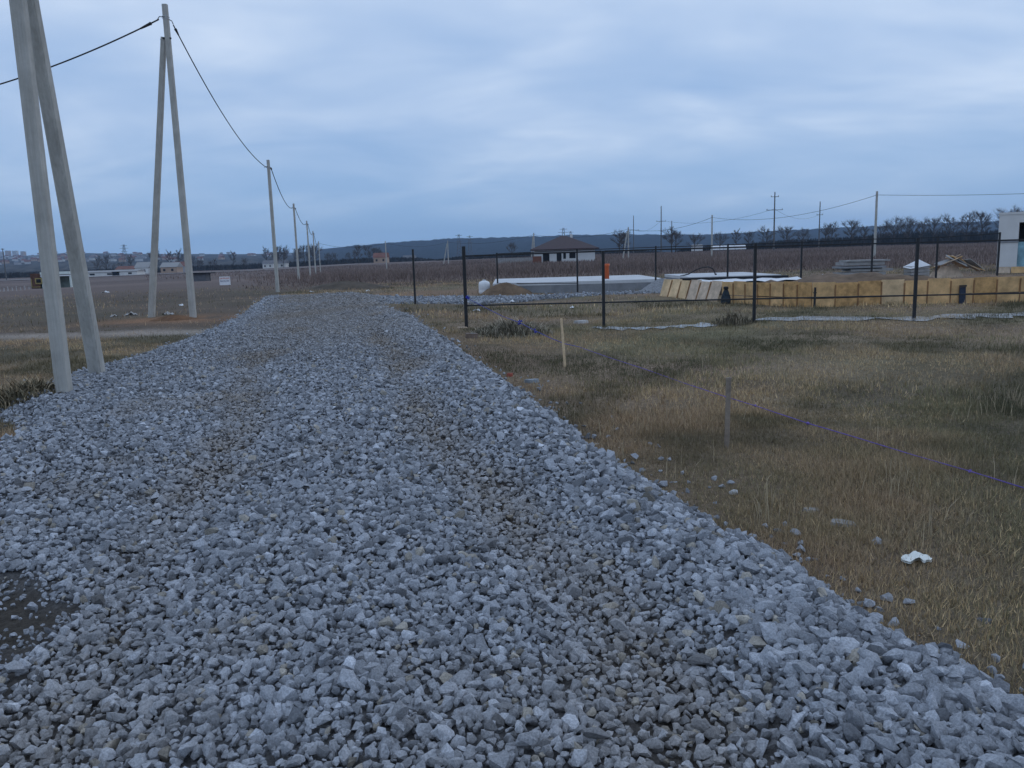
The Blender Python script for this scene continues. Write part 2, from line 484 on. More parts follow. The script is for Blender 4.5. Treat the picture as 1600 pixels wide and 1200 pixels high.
def make_stones():
    r = np.random.default_rng(5)
    hi = [hull(17, 100 + k, (1, .74 + .22 * (k % 4) / 3, .58 + .24 * (k % 3) / 2)) for k in range(14)]
    mid = [hull(11, 200 + k, (1, .76 + .2 * (k % 3) / 2, .58 + .2 * (k % 2))) for k in range(12)]
    low = [hull(8, 300 + k, (1, .8, .62)) for k in range(10)]
    bands = [(1.6, 5.4, 0.0285, 0.0430, hi), (5.4, 12.5, 0.0365, 0.0475, mid), (12.5, 27.0, 0.048, 0.054, low), (27.0, 42.5, 0.080, 0.082, low)]
    Vs, Ts, Cs = [], [], []; off = 0
    near = []
    for (y0, y1, sp, size, variants) in bands:
        xs = np.arange(-13.5, 9, sp); ys = np.arange(y0, y1, sp)
        X, Y = np.meshgrid(xs, ys); X = X.ravel(); Y = Y.ravel()
        # skip what no nearby viewpoint could see
        k = (np.abs(X / np.maximum(Y, .1)) < 0.85) | (np.abs(X) < 2.6)
        X, Y = X[k], Y[k]
        X = X + r.uniform(-.5, .5, len(X)) * sp; Y = Y + r.uniform(-.5, .5, len(Y)) * sp
        p, d, rut, hole = pile(X, Y)
        C, dirt, hole = stone_tint(X, Y, r)
        ok = ((d > 0.03 * r.random(len(X)) - 0.05) | ((d > -.8) & (r.random(len(X)) < .26 * np.exp(d / .11) + .004 * (y0 < 12)))) & (r.random(len(X)) > 0.80 * hole) & (r.random(len(X)) > 0.18 * dirt)
        # spill of single stones outside the edge
        X, Y, C, d, dirt, hole = X[ok], Y[ok], C[ok], d[ok], dirt[ok], hole[ok]
        n = len(X)
        sz = size * np.clip(r.lognormal(0, 0.34, n), .4, 2.1) * (1 - 0.28 * dirt) * np.where((d < .9) & (X > track_c(Y)), 1.22, 1.0) * np.where(hole > .25, .55, 1.0)
        Z = gz(X, Y) + r.normal(0, 0.22 if y0 < 12 else .14, n) * sz * (1 - .5 * dirt)
        R = rots(n, r, 0.55)
        vi = r.integers(0, len(variants), n)
        S = sz[:, None] * (1 + 0.18 * r.normal(size=(n, 3)).clip(-1.5, 1.5))
        isnear = np.zeros(n, bool)
        if y0 < 2:
            pxs = np.abs(X) / (Y * 1.02 + .25)
            score = sz / (Y + .6) * (pxs < 0.61) * (Y > 2.36) * (Z > gz(X, Y) - .004)
            sel = np.argsort(-score)[:300]
            isnear[sel] = True
            for q in sel:
                near.append((X[q], Y[q], Z[q], R[q], S[q], C[q], int(vi[q])))
        for k2, (V, T) in enumerate(variants):
            w = np.where((vi == k2) & ~isnear)[0]
            if not len(w):
                continue
            P = V[None] * S[w][:, None, :]
            P = np.einsum('nij,nkj->nki', R[w], P)
            P += np.stack([X[w], Y[w], Z[w]], 1)[:, None, :]
            nv = len(V)
            Vs.append(P.reshape(-1, 3)); Cs.append(np.repeat(C[w], nv, axis=0))
            Ts.append((T[None] + (np.arange(len(w)) * nv)[:, None, None]).reshape(-1, 3) + off)
            off += len(w) * nv
    V = np.concatenate(Vs); T = np.concatenate(Ts); C = np.concatenate(Cs)
    print('gravel triangles', len(T))
    M = attr_mat('crushed_stone', rough=0.85, scale=120.0, var=0.42, bump=0.6, spec=0.25, dist=0.006)
    o = link('gravel', tri_mesh('gravel', V, T, C, M), road)
    tag(o, kind='stuff')
    M2 = attr_mat('crushed_stone_piece', rough=0.85, scale=120.0, var=0.42, bump=0.6, spec=0.25, dist=0.006, source='object')
    meshes = [tri_mesh('stone', V, T, None, M2) for (V, T) in hi]
    for (x, y, z, R, S, c, v) in near:
        s_ = link('stone', meshes[v], road)
        mm = Matrix([list(R[i]) for i in range(3)]).to_4x4() @ Matrix.Diagonal((*S, 1.0))
        mm.translation = (x, y, z); s_.matrix_local = mm
        s_.color = (*c, 1)
    return meshes
STONES = make_stones()

def loose(px, py, size, label, seed, col=(0.32, 0.325, 0.335)):
    p = G(px, py)
    me = STONES[seed % len(STONES)]
    o = link('loose_stone', me); o.location = p + Vector((0, 0, size * .22)); o.scale = (size, size * .95, size * .9)
    o.rotation_euler = (0.2, 0.1, seed * 1.3); o.color = (*col, 1)
    tag(o, label, 'stone', 'stones rolled off the gravel edge')
for i, (px, py, s) in enumerate([(1146, 772, .075), (1128, 762, .06), (1195, 825, .06), (1228, 822, .055), (1243, 836, .09), (1253, 852, .07), (1066, 741, .055), (1045, 720, .05), (1016, 695, .05), (1385, 938, .075), (1420, 944, .065), (964, 672, .06), (1032, 738, .05)]):
    lab = 'small grey stone lying in the grass just off the gravel edge'
    if i == 0: lab = 'pale rounded stone lying alone in grass beside the gravel bank'
    if i in (9, 10): lab = 'bluish grey stone in the grass below the white rag'
    loose(px, py, s, lab, i + 2, (0.5, 0.5, 0.5) if i == 0 else (0.31, 0.32, 0.34))

# ------------------------------------------------------------------ grass and weeds
def blades(n, sampler, hmin, hmax, wid, tint_fn, lean=0.5, seed=3, segs=1):
    r = np.random.default_rng(seed)
    X, Y = sampler(n, r)
    _, d, _, _ = pile(X, Y)
    k = d < -0.03
    k &= ~((d > -0.25) & (r.random(len(X)) < .6))
    X, Y = X[k], Y[k]
    return X, Y, r

def make_grass():
    Vs, Ts, Cs = [], [], []; off = 0
    def emit(X, Y, h, w, C, r, lean, bend=True):
        nonlocal off
        n = len(X)
        Z = gz(X, Y) - 0.01
        a = r.random(n) * 2 * math.pi; b = a + math.pi / 2 + r.normal(size=n) * .6
        l = h * lean * r.random(n)
        dx_, dy_ = np.cos(a) * w / 2, np.sin(a) * w / 2
        lx, ly = np.cos(b) * l, np.sin(b) * l
        zz = np.sqrt(np.maximum(h * h - l * l * .8, (h * .25) ** 2))
        base0 = np.stack([X - dx_, Y - dy_, Z], 1); base1 = np.stack([X + dx_, Y + dy_, Z], 1)
        tip = np.stack([X + lx, Y + ly, Z + zz], 1)
        if bend:
            m0 = np.stack([X - dx_ * .75 + lx * .35, Y - dy_ * .75 + ly * .35, Z + zz * .6], 1)
            m1 = np.stack([X + dx_ * .75 + lx * .35, Y + dy_ * .75 + ly * .35, Z + zz * .6], 1)
            V = np.stack([base0, base1, m0, m1, tip], 1).reshape(-1, 3)
            T = np.array([[0, 1, 3], [0, 3, 2], [2, 3, 4]])
            k = 5
        else:
            V = np.stack([base0, base1, tip], 1).reshape(-1, 3); T = np.array([[0, 1, 2]]); k = 3
        Vs.append(V); Ts.append((T[None] + (np.arange(n) * k)[:, None, None]).reshape(-1, 3) + off); off += n * k
        Cs.append(np.repeat(C, k, axis=0))
    def tint(X, Y, r):
        n = len(X)
        straw = np.array((0.40, 0.315, 0.20)); brown = np.array((0.215, 0.162, 0.118)); olive = np.array((0.122, 0.118, 0.076)); dk = np.array((0.048, 0.050, 0.034))
        a = np.clip(sst(.25, .75, nz(X, Y, 0.75, 1)) * .8 + .30 * sst(-4, 6, X) - .7 * (X < -4) + r.normal(0, .18, n), 0, 1)[:, None]
        C = brown * (1 - a) + olive * a
        s_ = (r.random(n) < 0.10 + 0.30 * sst(.45, .75, nz(X, Y, .8, 14)))[:, None]
        C = np.where(s_, straw * (.5 + .4 * r.random((n, 1))), C)
        k = np.clip(sst(.42, .72, nz(X, Y, .9, 15)) * .85 + .35 * sst(7, 2.5, Y) * 0, 0, 1)[:, None]
        C = C * (1 - k) + dk * k
        return C * np.array((2.0, 1.86, 1.64)) * (0.7 + 0.6 * r.random((n, 1)))
    def scatter(n, y0, y1, u0, u1, r, pw=1.0):
        Y = (y0 ** (1 / pw) + (y1 ** (1 / pw) - y0 ** (1 / pw)) * r.random(n)) ** pw
        U = u0 + (u1 - u0) * r.random(n)
        X = U * Y
        # most blades gather in tufts
        nt_ = max(n // 22, 1); ti = r.integers(0, nt_, n); tuft = r.random(n) < .7
        sg = .025 + .0035 * Y
        X = np.where(tuft, X[ti] + r.normal(0, 1, n) * sg, X); Y = np.where(tuft, Y[ti] + r.normal(0, 1, n) * sg, Y)
        _, d, _, _ = pile(X, Y)
        k = (d < -0.02) & ~((d > -0.25) & (r.random(n) < .45))
        # thin in patches
        k &= r.random(n) < 0.55 + 0.45 * sst(.25, .6, nz(X, Y, .9, 16))
        # bare: cart track, clay round the pole, dark field
        tx = np.interp(X, [-40, -20, -12, -8], [23.0, 21.3, 20.6, 20.9])
        k &= ~((X < -5.5) & (np.abs(Y - tx) < 1.1) & (r.random(n) < .93))
        k &= ~((((X + 10.6) / 2.6) ** 2 + ((Y - 25.6) / 1.9) ** 2 < 1) & (r.random(n) < .93))
        k &= ~((X < track_c(Y) - 3) & (Y > 22) & (r.random(n) < .88))
        return X[k], Y[k]
    r = np.random.default_rng(21)
    X, Y = scatter(640000, 2.0, 9, 0.0, 1.35, r, 1.15)
    emit(X, Y, r.uniform(.02, .085, len(X)) * (0.5 + .9 * nz(X, Y, 1.1, 17)), r.uniform(.003, .0075, len(X)), tint(X, Y, r), r, 1.15, False)
    X, Y = scatter(26000, 6, 11, -0.85, -0.45, r, 1.0)
    emit(X, Y, r.uniform(.04, .16, len(X)), r.uniform(.005, .010, len(X)), tint(X, Y, r), r, .95, False)
    X, Y = scatter(390000, 8, 24, -0.85, 1.0, r, 1.3)
    emit(X, Y, r.uniform(.03, .11, len(X)) * (0.5 + .9 * nz(X, Y, 1.1, 17)), r.uniform(.006, .013, len(X)), tint(X, Y, r), r, .9, False)
    # single tall dry stems
    X, Y = scatter(1500, 4, 24, 0.0, 0.8, r, 1.2)
    emit(X, Y, r.uniform(.10, .28, len(X)), r.uniform(.004, .007, len(X)), np.array((.48, .39, .26)) * r.uniform(.6, 1.1, (len(X), 1)), r, .6)
    X, Y = scatter(130000, 23, 60, -0.85, 0.95, r, 1.0)
    k = ~((X > -6) & (X < 34) & (Y > 29) & (Y < 48) & (r.random(len(X)) < .75))
    X, Y = X[k], Y[k]
    emit(X, Y, r.uniform(.05, .20, len(X)), r.uniform(.015, .035, len(X)), tint(X, Y, r), r, .8, False)
    V = np.concatenate(Vs); T = np.concatenate(Ts); C = np.concatenate(Cs)
    print('grass triangles', len(T))
    M = attr_mat('dry_grass', rough=0.9, scale=30, var=0.2, bump=0, spec=0.15)
    o = link('grass', tri_mesh('grass', V, T, C, M))
    tag(o, 'short dry brown and olive grass on both sides of the gravel', 'grass', kind='stuff')
    # tall dead weeds of the fallow field behind the plot
    Vs.clear(); Ts.clear(); Cs.clear(); off = 0
    r = np.random.default_rng(22)
    n = 150000
    Y = (50 ** .6 + (330 ** .6 - 50 ** .6) * r.random(n)) ** (1 / .6); U = -0.45 + 1.25 * r.random(n); X = U * Y
    k = r.random(n) < sst(-.33, -.15, U + 0.1 * (nz(X, Y, .03, 3) - .5)) + .12 * (Y > 150)
    k &= ~((X > -5) & (X < 40) & (Y < 56))
    X, Y = X[k], Y[k]
    h = r.uniform(.2, .6, len(X)) * (0.5 + nz(X, Y, .12, 5)) * sst(48, 75, Y)
    c = np.array((0.225, 0.170, 0.148)) * r.uniform(.55, 1.25, (len(X), 1)) * (0.8 + .4 * nz(X * .4, Y, .08, 6)[:, None])
    emit(X, Y, h + .1, r.uniform(.05, .12, len(X)) * (0.6 + Y / 200), c, r, .7, False)
    V = np.concatenate(Vs); T = np.concatenate(Ts); C = np.concatenate(Cs)
    o = link('dead_weeds', tri_mesh('dead_weeds', V, T, C, M))
    tag(o, 'tall dead brown weeds covering the fallow field', 'weeds', kind='stuff')
    return M
M_GRASS = make_grass()

# ------------------------------------------------------------------ poles and cables
M_CONC = mat('pole_concrete', (0.44, 0.43, 0.40), rough=0.9, var=0.16, scale=3.0, bump=0.25, bscale=60)
M_STEEL = mat('dark_steel', (0.05, 0.05, 0.052), rough=0.6, var=0.3, scale=20, metal=0.5)
M_CABLE = mat('cable_black', (0.02, 0.02, 0.022), rough=0.6, var=0.2)
M_TIN = mat('galvanised_band', (0.45, 0.45, 0.45), rough=0.5, var=0.2, metal=0.6)

def streak(M):
    t = M.node_tree; b = t.nodes['Principled BSDF']; src = b.inputs['Base Color'].links[0].from_socket
    co = t.nodes.new('ShaderNodeTexCoord'); mpn = t.nodes.new('ShaderNodeMapping'); mpn.inputs['Scale'].default_value = (9, 9, .35)
    n_ = t.nodes.new('ShaderNodeTexNoise'); n_.inputs['Scale'].default_value = 3; n_.inputs['Detail'].default_value = 8; n_.inputs['Roughness'].default_value = .75
    t.links.new(co.outputs['Object'], mpn.inputs[0]); t.links.new(mpn.outputs[0], n_.inputs['Vector'])
    r_ = t.nodes.new('ShaderNodeValToRGB'); r_.color_ramp.elements[0].position = .32; r_.color_ramp.elements[0].color = (.80, .79, .76, 1)
    r_.color_ramp.elements[1].position = .6; r_.color_ramp.elements[1].color = (1.04, 1.04, 1.04, 1)
    t.links.new(n_.outputs['Fac'], r_.inputs[0])
    mx = t.nodes.new('ShaderNodeMixRGB'); mx.blend_type = 'MULTIPLY'; mx.inputs[0].default_value = 1
    t.links.new(src, mx.inputs[1]); t.links.new(r_.outputs[0], mx.inputs[2]); t.links.new(mx.outputs[0], b.inputs['Base Color'])
streak(M_CONC)

def concrete_pole(base, h, label, group='concrete power poles', strut=None, strut_h=None, w=(0.20, 0.19), wt=(0.155, 0.145), sw=None, fittings=True, side=(1, 0, 0), name='power_pole'):
    t = thing(name, base, label, 'power pole', group)
    MB().beam((0, 0, -0.4), (0, 0, h), w, wt, side=side).obj('post', M_CONC, t)
    if strut is not None:
        q = Vector(strut) - Vector(base); top = Vector((0.0, 0.0, strut_h or h - .9))
        dirn = (q - top).normalized(); out_ = Vector((q.x, q.y, 0)).normalized() * (wt[0] * .98)
        MB().beam(q + dirn * .4, top + out_, sw or w, wt, side=side).obj('strut', M_CONC, t)
        strut_o = t.children[-1]
        c = top + out_ * .5
        MB().box(c + Vector((0, 0, -.06)), (wt[0] * 2.6, .045, .05), Euler((0, 0, math.atan2(out_.y, out_.x)))).box(c + Vector((0, 0, -.06)), (.05, wt[1] * 1.7, .05), Euler((0, 0, math.atan2(out_.y, out_.x)))).obj('clamp', M_STEEL, strut_o)
    if fittings:
        b = MB()
        for zz in (.36, .42):
            b.box((0, 0, h - zz), (wt[0] * 1.12, wt[1] * 1.12, .022))
        b.obj('band', M_TIN, t)
        MB().tube([(0.0, -.06, h - .39), (-.16, -.10, h - .38), (-.24, -.06, h - .45)], .014, 5).obj('hook', M_STEEL, t)
        MB().tube([(0.0, .06, h - .40), (.13, .10, h - .46), (.15, .16, h - .54)], .014, 5).obj('hook', M_STEEL, t)
    return t

def pole_px(bx, by, tx, ty, label, **kw):
    p = G(bx, by)
    top = AT(tx, ty, p.y)
    return p, top.z - p.z

def cable(p0, p1, sag, label, r=0.016, n=22, clamp=True, group='cable spans between the poles'):
    p0 = Vector(p0); p1 = Vector(p1)
    pts = [p0.lerp(p1, i / n) - Vector((0, 0, sag * 4 * (i / n) * (1 - i / n))) for i in range(n + 1)]
    if not clamp:
        o = MB().tube([p - p0 for p in pts], r, 5).obj('overhead_cable', M_CABLE, loc=p0)
        return tag(o, label, 'cable', group)
    t = thing('overhead_cable', p0, label, 'cable', group)
    # two twisted strands
    b = MB()
    fine = 60
    fp = [p0.lerp(p1, i / fine) - Vector((0, 0, sag * 4 * (i / fine) * (1 - i / fine))) - p0 for i in range(fine + 1)]
    b.tube(fp, r, 6)
    b.obj('strand', M_CABLE, t)
    dv = (fp[1] - fp[0]).normalized()
    MB().tube([dv * .28, dv * .34, dv * .52, dv * .66], r * 2.4, 6, r1=r * 1.2).obj('anchor_clamp', M_STEEL, t)
    return t

# near A-frame at the gravel edge
b1 = G(101, 615); s1 = G(152, 583)
concrete_pole(b1, 7.4, 'tall concrete A-frame pole rising from the crushed stone, its foot in the gravel', strut=s1, strut_h=6.3, w=(.165, .16), wt=(.15, .145), sw=(.20, .19), fittings=True)
# second A-frame standing in turned clay
b2 = G(302, 496); h2 = AT(253, 7, b2.y).z - b2.z
s2 = G(237, 496)
concrete_pole(b2, h2, 'concrete A-frame pole with steel clamp standing in turned orange clay', strut=s2, strut_h=h2 - .95)
T2 = b2 + Vector((0, 0, h2 - .45))
# the straight row along the road
row = [(434, 455, 415, 250), (467, 438, 458, 318), (485, 432, 478, 345), (493.5, 430, 488, 361), (501, 428, 497, 377)]
row_d = [48.0, 79.0, 106.0, 134.0, 185.0]
row_lab = ['plain concrete pole next along the road after the clay-footed A-frame', 'second plain concrete pole of the roadside row past the A-frames',
           'third plain concrete pole of the roadside row past the A-frames', 'fourth plain concrete pole of the roadside row past the A-frames',
           'corner concrete pole ending the roadside row, cable turning off to the side']
tops = [T2]
for (bx, by, tx, ty), d_, lb in zip(row, row_d, row_lab):
    base = AT(bx, by, d_); base.z = zat(base.x, base.y)
    h = AT(tx, ty, d_).z - base.z
    concrete_pole(base, h, lb)
    tops.append(base + Vector((0, 0, h - .42)))
off_l = Vector((-27.0, 27.5, zat(-27.0, 27.5)))
cl = ['cable sagging from the clay-footed A-frame to the next plain pole', 'cable span between the first and second plain roadside poles', 'cable span between the second and third plain roadside poles',
      'cable span between the third and fourth plain roadside poles', 'cable span between the fourth roadside pole and the corner pole']
for i in range(5):
    o_ = Vector((.15, .16, -.12)) if i == 0 else Vector((.1, .1, 0))
    dd = (tops[i + 1] - tops[i]).length
    cable(tops[i] + o_, tops[i + 1] + Vector((-.12, 0, 0)), dd * (.030 if i == 0 else .022), cl[i], r=0.02 + 0.004 * i)
# cable leaving to the left, towards a pole beyond the frame
pl = concrete_pole(off_l, 7.3, 'concrete pole at the far end of the cable crossing behind the A-frame')
cable(T2 + Vector((-.2, -.06, 0)), off_l + Vector((0.1, 0, 6.95)), 1.05, 'cable running from the clay-footed A-frame across behind the near pole', r=0.022)

# line of poles turning across the fields
def far_pole(px, base_py, top_py, d_, label, strut_dx=None, r=1.0, dpx=0):
    base = AT(px, base_py, d_); base.z = min(zat(base.x, base.y), base.z + 1)
    top = AT(px + dpx, top_py, d_)
    h = top.z - base.z
    st = None
    if strut_dx:
        st = base + Vector((strut_dx, .6, 0)); st.z = zat(st.x, st.y)
    concrete_pole(base, h, label, strut=st, strut_h=h - .8, w=(.26 * r, .25 * r), wt=(.20 * r, .19 * r), group='concrete power poles')
    return base + Vector((0, 0, h - .4))
fp = [tops[-1]]
fp.append(far_pole(604.5, 423, 377, 200, 'slim concrete pole in weeds between the corner pole and the leaning A-frame', r=1.1, dpx=-1))
fp.append(far_pole(701, 417, 376, 232, 'small far A-frame pole with spread legs in the weed field', strut_dx=-1.5, r=1.2, dpx=-2))
fp.append(far_pole(835, 408, 364, 190, 'pale A-frame pole at the end wall of the hip-roofed house', strut_dx=-.7, r=1.3, dpx=-2))
fp.append(far_pole(982, 402, 355, 165, 'pale A-frame pole in front of a bare tree past the hip-roofed house', strut_dx=-1.05, r=1.1, dpx=-4))
fp.append(far_pole(1112, 402, 336, 136, 'single pale pole between the house and the tall dark poles', r=1.0, dpx=-1))
fp.append(far_pole(1366, 404, 299, 92, 'tall pale concrete pole behind the stacked slabs', r=1.0, dpx=2))
nx = Vector((78, 84, zat(78, 84) + 7.2))
concrete_pole(Vector((78, 84, zat(78, 84))), 7.6, 'concrete pole behind the flat-roofed building at the end of the cable', group='concrete power poles')
fl = ['cable from the corner pole to the slim pole in the weeds', 'cable from the slim weed pole to the leaning A-frame', 'cable between the small far A-frame and the house-end A-frame',
      'cable between the house-end A-frame and the bare-tree A-frame', 'cable from the bare-tree A-frame to the single pale pole', 'cable rising from the single pale pole to the tall pale pole', 'cable from the tall pale pole over the flat-roofed building']
pts = fp + [nx]
for i in range(7):
    cable(pts[i], pts[i + 1], (1.1 if i < 5 else (1.3 if i == 5 else .6)), fl[i], r=.026 if i < 5 else .022, clamp=False)

M_WOODP = mat('dark_pole_timber', (0.12, 0.115, 0.11), rough=0.9, var=0.3, scale=4)
def tall_pole(px, base_py, top_py, d_, label, arms, dpx=0):
    base = AT(px, base_py, d_); base.z = zat(base.x, base.y)
    h = AT(px + dpx, top_py, d_).z - base.z
    t = thing('line_pole', base, label, 'power pole', 'tall dark line poles')
    MB().tube([(0, 0, -.5), (0, 0, h * .5), (0, 0, h)], .25, 7, r1=.15).obj('post', M_WOODP, t)
    for (f, w) in arms:
        a = MB().box((0, 0, h * f), (w, .14, .14))
        for sx in (-1, 1):
            a.box((sx * w * .46, 0, h * f + .2), (.13, .13, .32))
        a.obj('cross_arm', M_WOODP, t)
    return base + Vector((0, 0, h * arms[-1][0] + .3))
tp = []
tp.append(tall_pole(990, 386, 337, 400, 'short dark line pole beside the bare-tree A-frame', [(.62, 5.5)]))
tp.append(tall_pole(1033, 387, 322, 300, 'dark line pole between two bare trees past the house', [(.68, 3.5)]))
tp.append(tall_pole(1049.5, 388, 345, 330, 'thin dark line pole standing against a bare tree', [(.8, 1.6)]))
tp.append(tall_pole(1209, 383, 300, 228, 'tallest dark line pole, with two cross arms, at the field edge', [(.92, 2.2), (.70, 4.6)]))
tp.append(tall_pole(1279.5, 381, 315, 290, 'dark line pole next past the tallest two-armed pole', [(.72, 2.2)]))
tp.append(tall_pole(9, 428, 388, 330, 'lone dark pole at the edge of town beside the kiosk', [(.97, 1.2)]))
for i, (a, b_) in enumerate([(0, 1), (1, 3), (3, 4)]):
    cable(tp[a], tp[b_], 2.2, ['thin wire between the short dark pole and its taller neighbour', 'thin wire running to the tallest two-armed pole', 'thin wire past the tallest two-armed pole'][i], r=.03, clamp=False, group='thin wires of the tall dark line')

def pylon(px, base_py, top_py, d_, label):
    base = AT(px, base_py, d_); base.z = -4
    h = AT(px, top_py, d_).z - base.z
    t = thing('lattice_pylon', base, label, 'pylon', 'far lattice pylons')
    b = MB(); w = h * .11
    for sx in (-1, 1):
        for sy in (-1, 1):
            b.tube([(sx * w, sy * w, 0), (sx * w * .18, sy * w * .18, h)], .22, 4)
    k = 9
    for i in range(k):
        z0, z1 = h * i / k, h * (i + 1) / k
        a0, a1 = w * (1 - .82 * i / k), w * (1 - .82 * (i + 1) / k)
        for sy in (-1, 1):
            b.tube([(-a0, sy * a0, z0), (a1, sy * a1, z1)], .12, 3); b.tube([(a0, sy * a0, z0), (-a1, sy * a1, z1)], .12, 3)
    b.obj('tower', M_WOODP, t)
    for f in (.74, .86, .96):
        MB().box((0, 0, h * f), (h * (.34 if f == .86 else .24), .3, .35)).obj('cross_arm', M_WOODP, t)
pylon(718, 402, 366, 900, 'lattice pylon left of the house roof, above the fence corner post')
pylon(735, 402, 368, 980, 'thinner lattice pylon just past the first, above the fence rail')
pylon(881, 398, 356, 850, 'lattice pylon rising behind the ridge of the hip roof')
pylon(892, 398, 361, 1050, 'smaller lattice pylon behind the hip roof chimney side')
pylon(197, 420, 382, 1100, 'lone mast on the town hillside between the two A-frames')

# ------------------------------------------------------------------ fence
M_FENCE = mat('black_paint', (0.018, 0.018, 0.02), rough=0.5, var=0.3, scale=15, spec=0.4)
def fence(name, spots, label, group, w, rails, hz):
    b0 = Vector(spots[0][0])
    t = thing(name, b0, label, 'fence', group)
    for (p, top) in spots:
        q = Vector(p) - b0
        MB().beam(q + Vector((0, 0, -.3)), q + Vector((top.x - p.x, 0, top.z - p.z)), (w, w), ch=.1).obj('post', M_FENCE, t)
    for (f0, off, rr) in rails:
        for (p, top), (p2, top2) in zip(spots[:-1], spots[1:]):
            z0 = off if off > 0 else (top.z - p.z) + off
            z1 = off if off > 0 else (top2.z - p2.z) + off
            a = Vector(p) - b0 + Vector((0, 0, z0)); c = Vector(p2) - b0 + Vector((0, 0, z1))
            dv = (c - a).normalized() * (w / 2 - .003)
            MB().beam(a + dv, c - dv, (rr, rr), side=(0, 0, 1), ch=.1).obj('rail', M_FENCE, t)
    return t
front = []
for (bx, by, tx, ty) in [(729, 511, 723, 385), (943.5, 511, 941, 392), (1178, 504, 1178.5, 380), (1428, 498, 1436, 372), (1690, 492, 1712, 366)]:
    p = G(bx, by); front.append((p, AT(tx, ty, p.y)))
def rail_z(spots, px_rows):
    return px_rows
t = thing('fence', front[0][0], 'black steel frame fence of square posts with two rails, in front of the plot', 'fence')
b0 = front[0][0]
for i, (p, top) in enumerate(front):
    w = .085 if i == 0 else .07
    MB().beam(p - b0 + Vector((0, 0, -.3)), p - b0 + Vector((0, 0, top.z - p.z)), (w, w), ch=.1).obj('post', M_FENCE, t)
for (rows, rr) in (([400, 392.5, 385.5, 379, 372], .036), ([477.5, 472.5, 467, 461.5, 456], .036)):
    for i in range(4):
        (p, _), (p2, _) = front[i], front[i + 1]
        x0 = 800 + (p.x / p.y) * FOC; x1 = 800 + (p2.x / p2.y) * FOC
        a = AT([729, 943, 1178, 1432, 1700][i], rows[i], p.y); c = AT([729, 943, 1178, 1432, 1700][i + 1], rows[i + 1], p2.y)
        a = Vector((p.x, p.y, a.z)) - b0; c = Vector((p2.x, p2.y, c.z)) - b0
        dv = (c - a).normalized() * .036
        MB().beam(a + dv, c - dv, (rr, rr), side=(0, 0, 1), ch=.1).obj('rail', M_FENCE, t)
p = G(649, 475); top = AT(646, 390, p.y)
o = thing('fence_post', p, 'lone black steel post at the start of the side gravel strip', 'post')
MB().beam((0, 0, -.3), (0, 0, top.z - p.z), (.075, .075), ch=.1).obj('shaft', M_FENCE, o)
MB().box((0, 0, top.z - p.z + .006), (.085, .085, .012)).obj('cap', M_FENCE, o)
# back fence
bk = [(778, 456, 395), (902.5, 456, 389), (1024.5, 456, 384.5), (1136.5, 450, 381), (1251, 447, 377), (1361, 440, 372), (1462, 436, 369.5), (1558, 430, 363)]
back = []
for i, (bx, by, ty) in enumerate(bk):
    d_ = 36.6 + (1.2 if i == 0 else 0)
    p = AT(bx, by, d_); p.z = zat(p.x, p.y); back.append((p, AT(bx, ty, d_)))
t = thing('fence', back[0][0], 'farther black fence with a thin top rail, running along the concrete foundations', 'fence')
b0 = back[0][0]
for (p, top) in back:
    MB().beam(p - b0 + Vector((0, 0, -.3)), p - b0 + Vector((0, 0, top.z - p.z)), (.075, .075), ch=.1).obj('post', M_FENCE, t)
for i in range(7):
    (p, tp_), (p2, tp2) = back[i], back[i + 1]
    a = Vector((p.x, p.y, tp_.z - .05)) - b0; c = Vector((p2.x, p2.y, tp2.z - .05)) - b0
    dv = (c - a).normalized() * .039
    MB().beam(a + dv, c - dv, (.036, .036), side=(0, 0, 1), ch=.1).obj('rail', M_FENCE, t)
    if i == 0:
        MB().beam(Vector((p.x, p.y, p.z + .48)) - b0 + dv, Vector((p2.x, p2.y, p2.z + .48)) - b0 - dv, (.035, .035), side=(0, 0, 1), ch=.1).obj('rail', M_FENCE, t)

# ------------------------------------------------------------------ building plot
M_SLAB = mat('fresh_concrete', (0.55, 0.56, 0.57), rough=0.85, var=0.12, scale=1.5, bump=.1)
M_SLABS = mat('grey_concrete', (0.24, 0.25, 0.265), rough=0.85, var=0.2, scale=2.0, bump=.2)  # darker grey concrete for footings, one stacked slab and the string course
M_EARTH = mat('dug_earth', (0.155, 0.105, 0.068), rough=0.95, var=0.4, scale=2.2, bump=.9, bscale=9)
M_EARTH2 = mat('dark_earth', (0.085, 0.068, 0.052), rough=0.95, var=0.4, scale=2.2, bump=.9, bscale=9)
M_PLY = mat('formwork_board', (0.63, 0.40, 0.19), rough=0.75, var=0.35, scale=3.0, bump=.15)
M_PLY2 = mat('formwork_board_dark', (0.52, 0.31, 0.13), rough=0.75, var=0.4, scale=5.0, bump=.15)
M_PLY3 = mat('formwork_board_pale', (0.66, 0.47, 0.27), rough=0.8, var=0.35, scale=2.2, bump=.15)
M_PLYW = mat('formwork_board_worn', (0.56, 0.44, 0.33), rough=0.8, var=0.3, scale=4.0, bump=.15)
M_BATTEN = mat('formwork_batten', (0.27, 0.15, 0.07), rough=0.8, var=0.3, scale=5.0)
M_GREYBLK = mat('grey_block', (0.30, 0.295, 0.29), rough=0.9, var=0.18, scale=4, bump=.2)
M_WHITE = mat('white_film', (0.72, 0.73, 0.74), rough=0.5, var=0.08, scale=4, spec=.4)
M_PLASTER = mat('white_plaster', (0.62, 0.62, 0.61), rough=0.9, var=0.07, scale=1.2, bump=.1)
M_DARKO = mat('dark_interior', (0.012, 0.013, 0.016), rough=0.7, var=0.3)

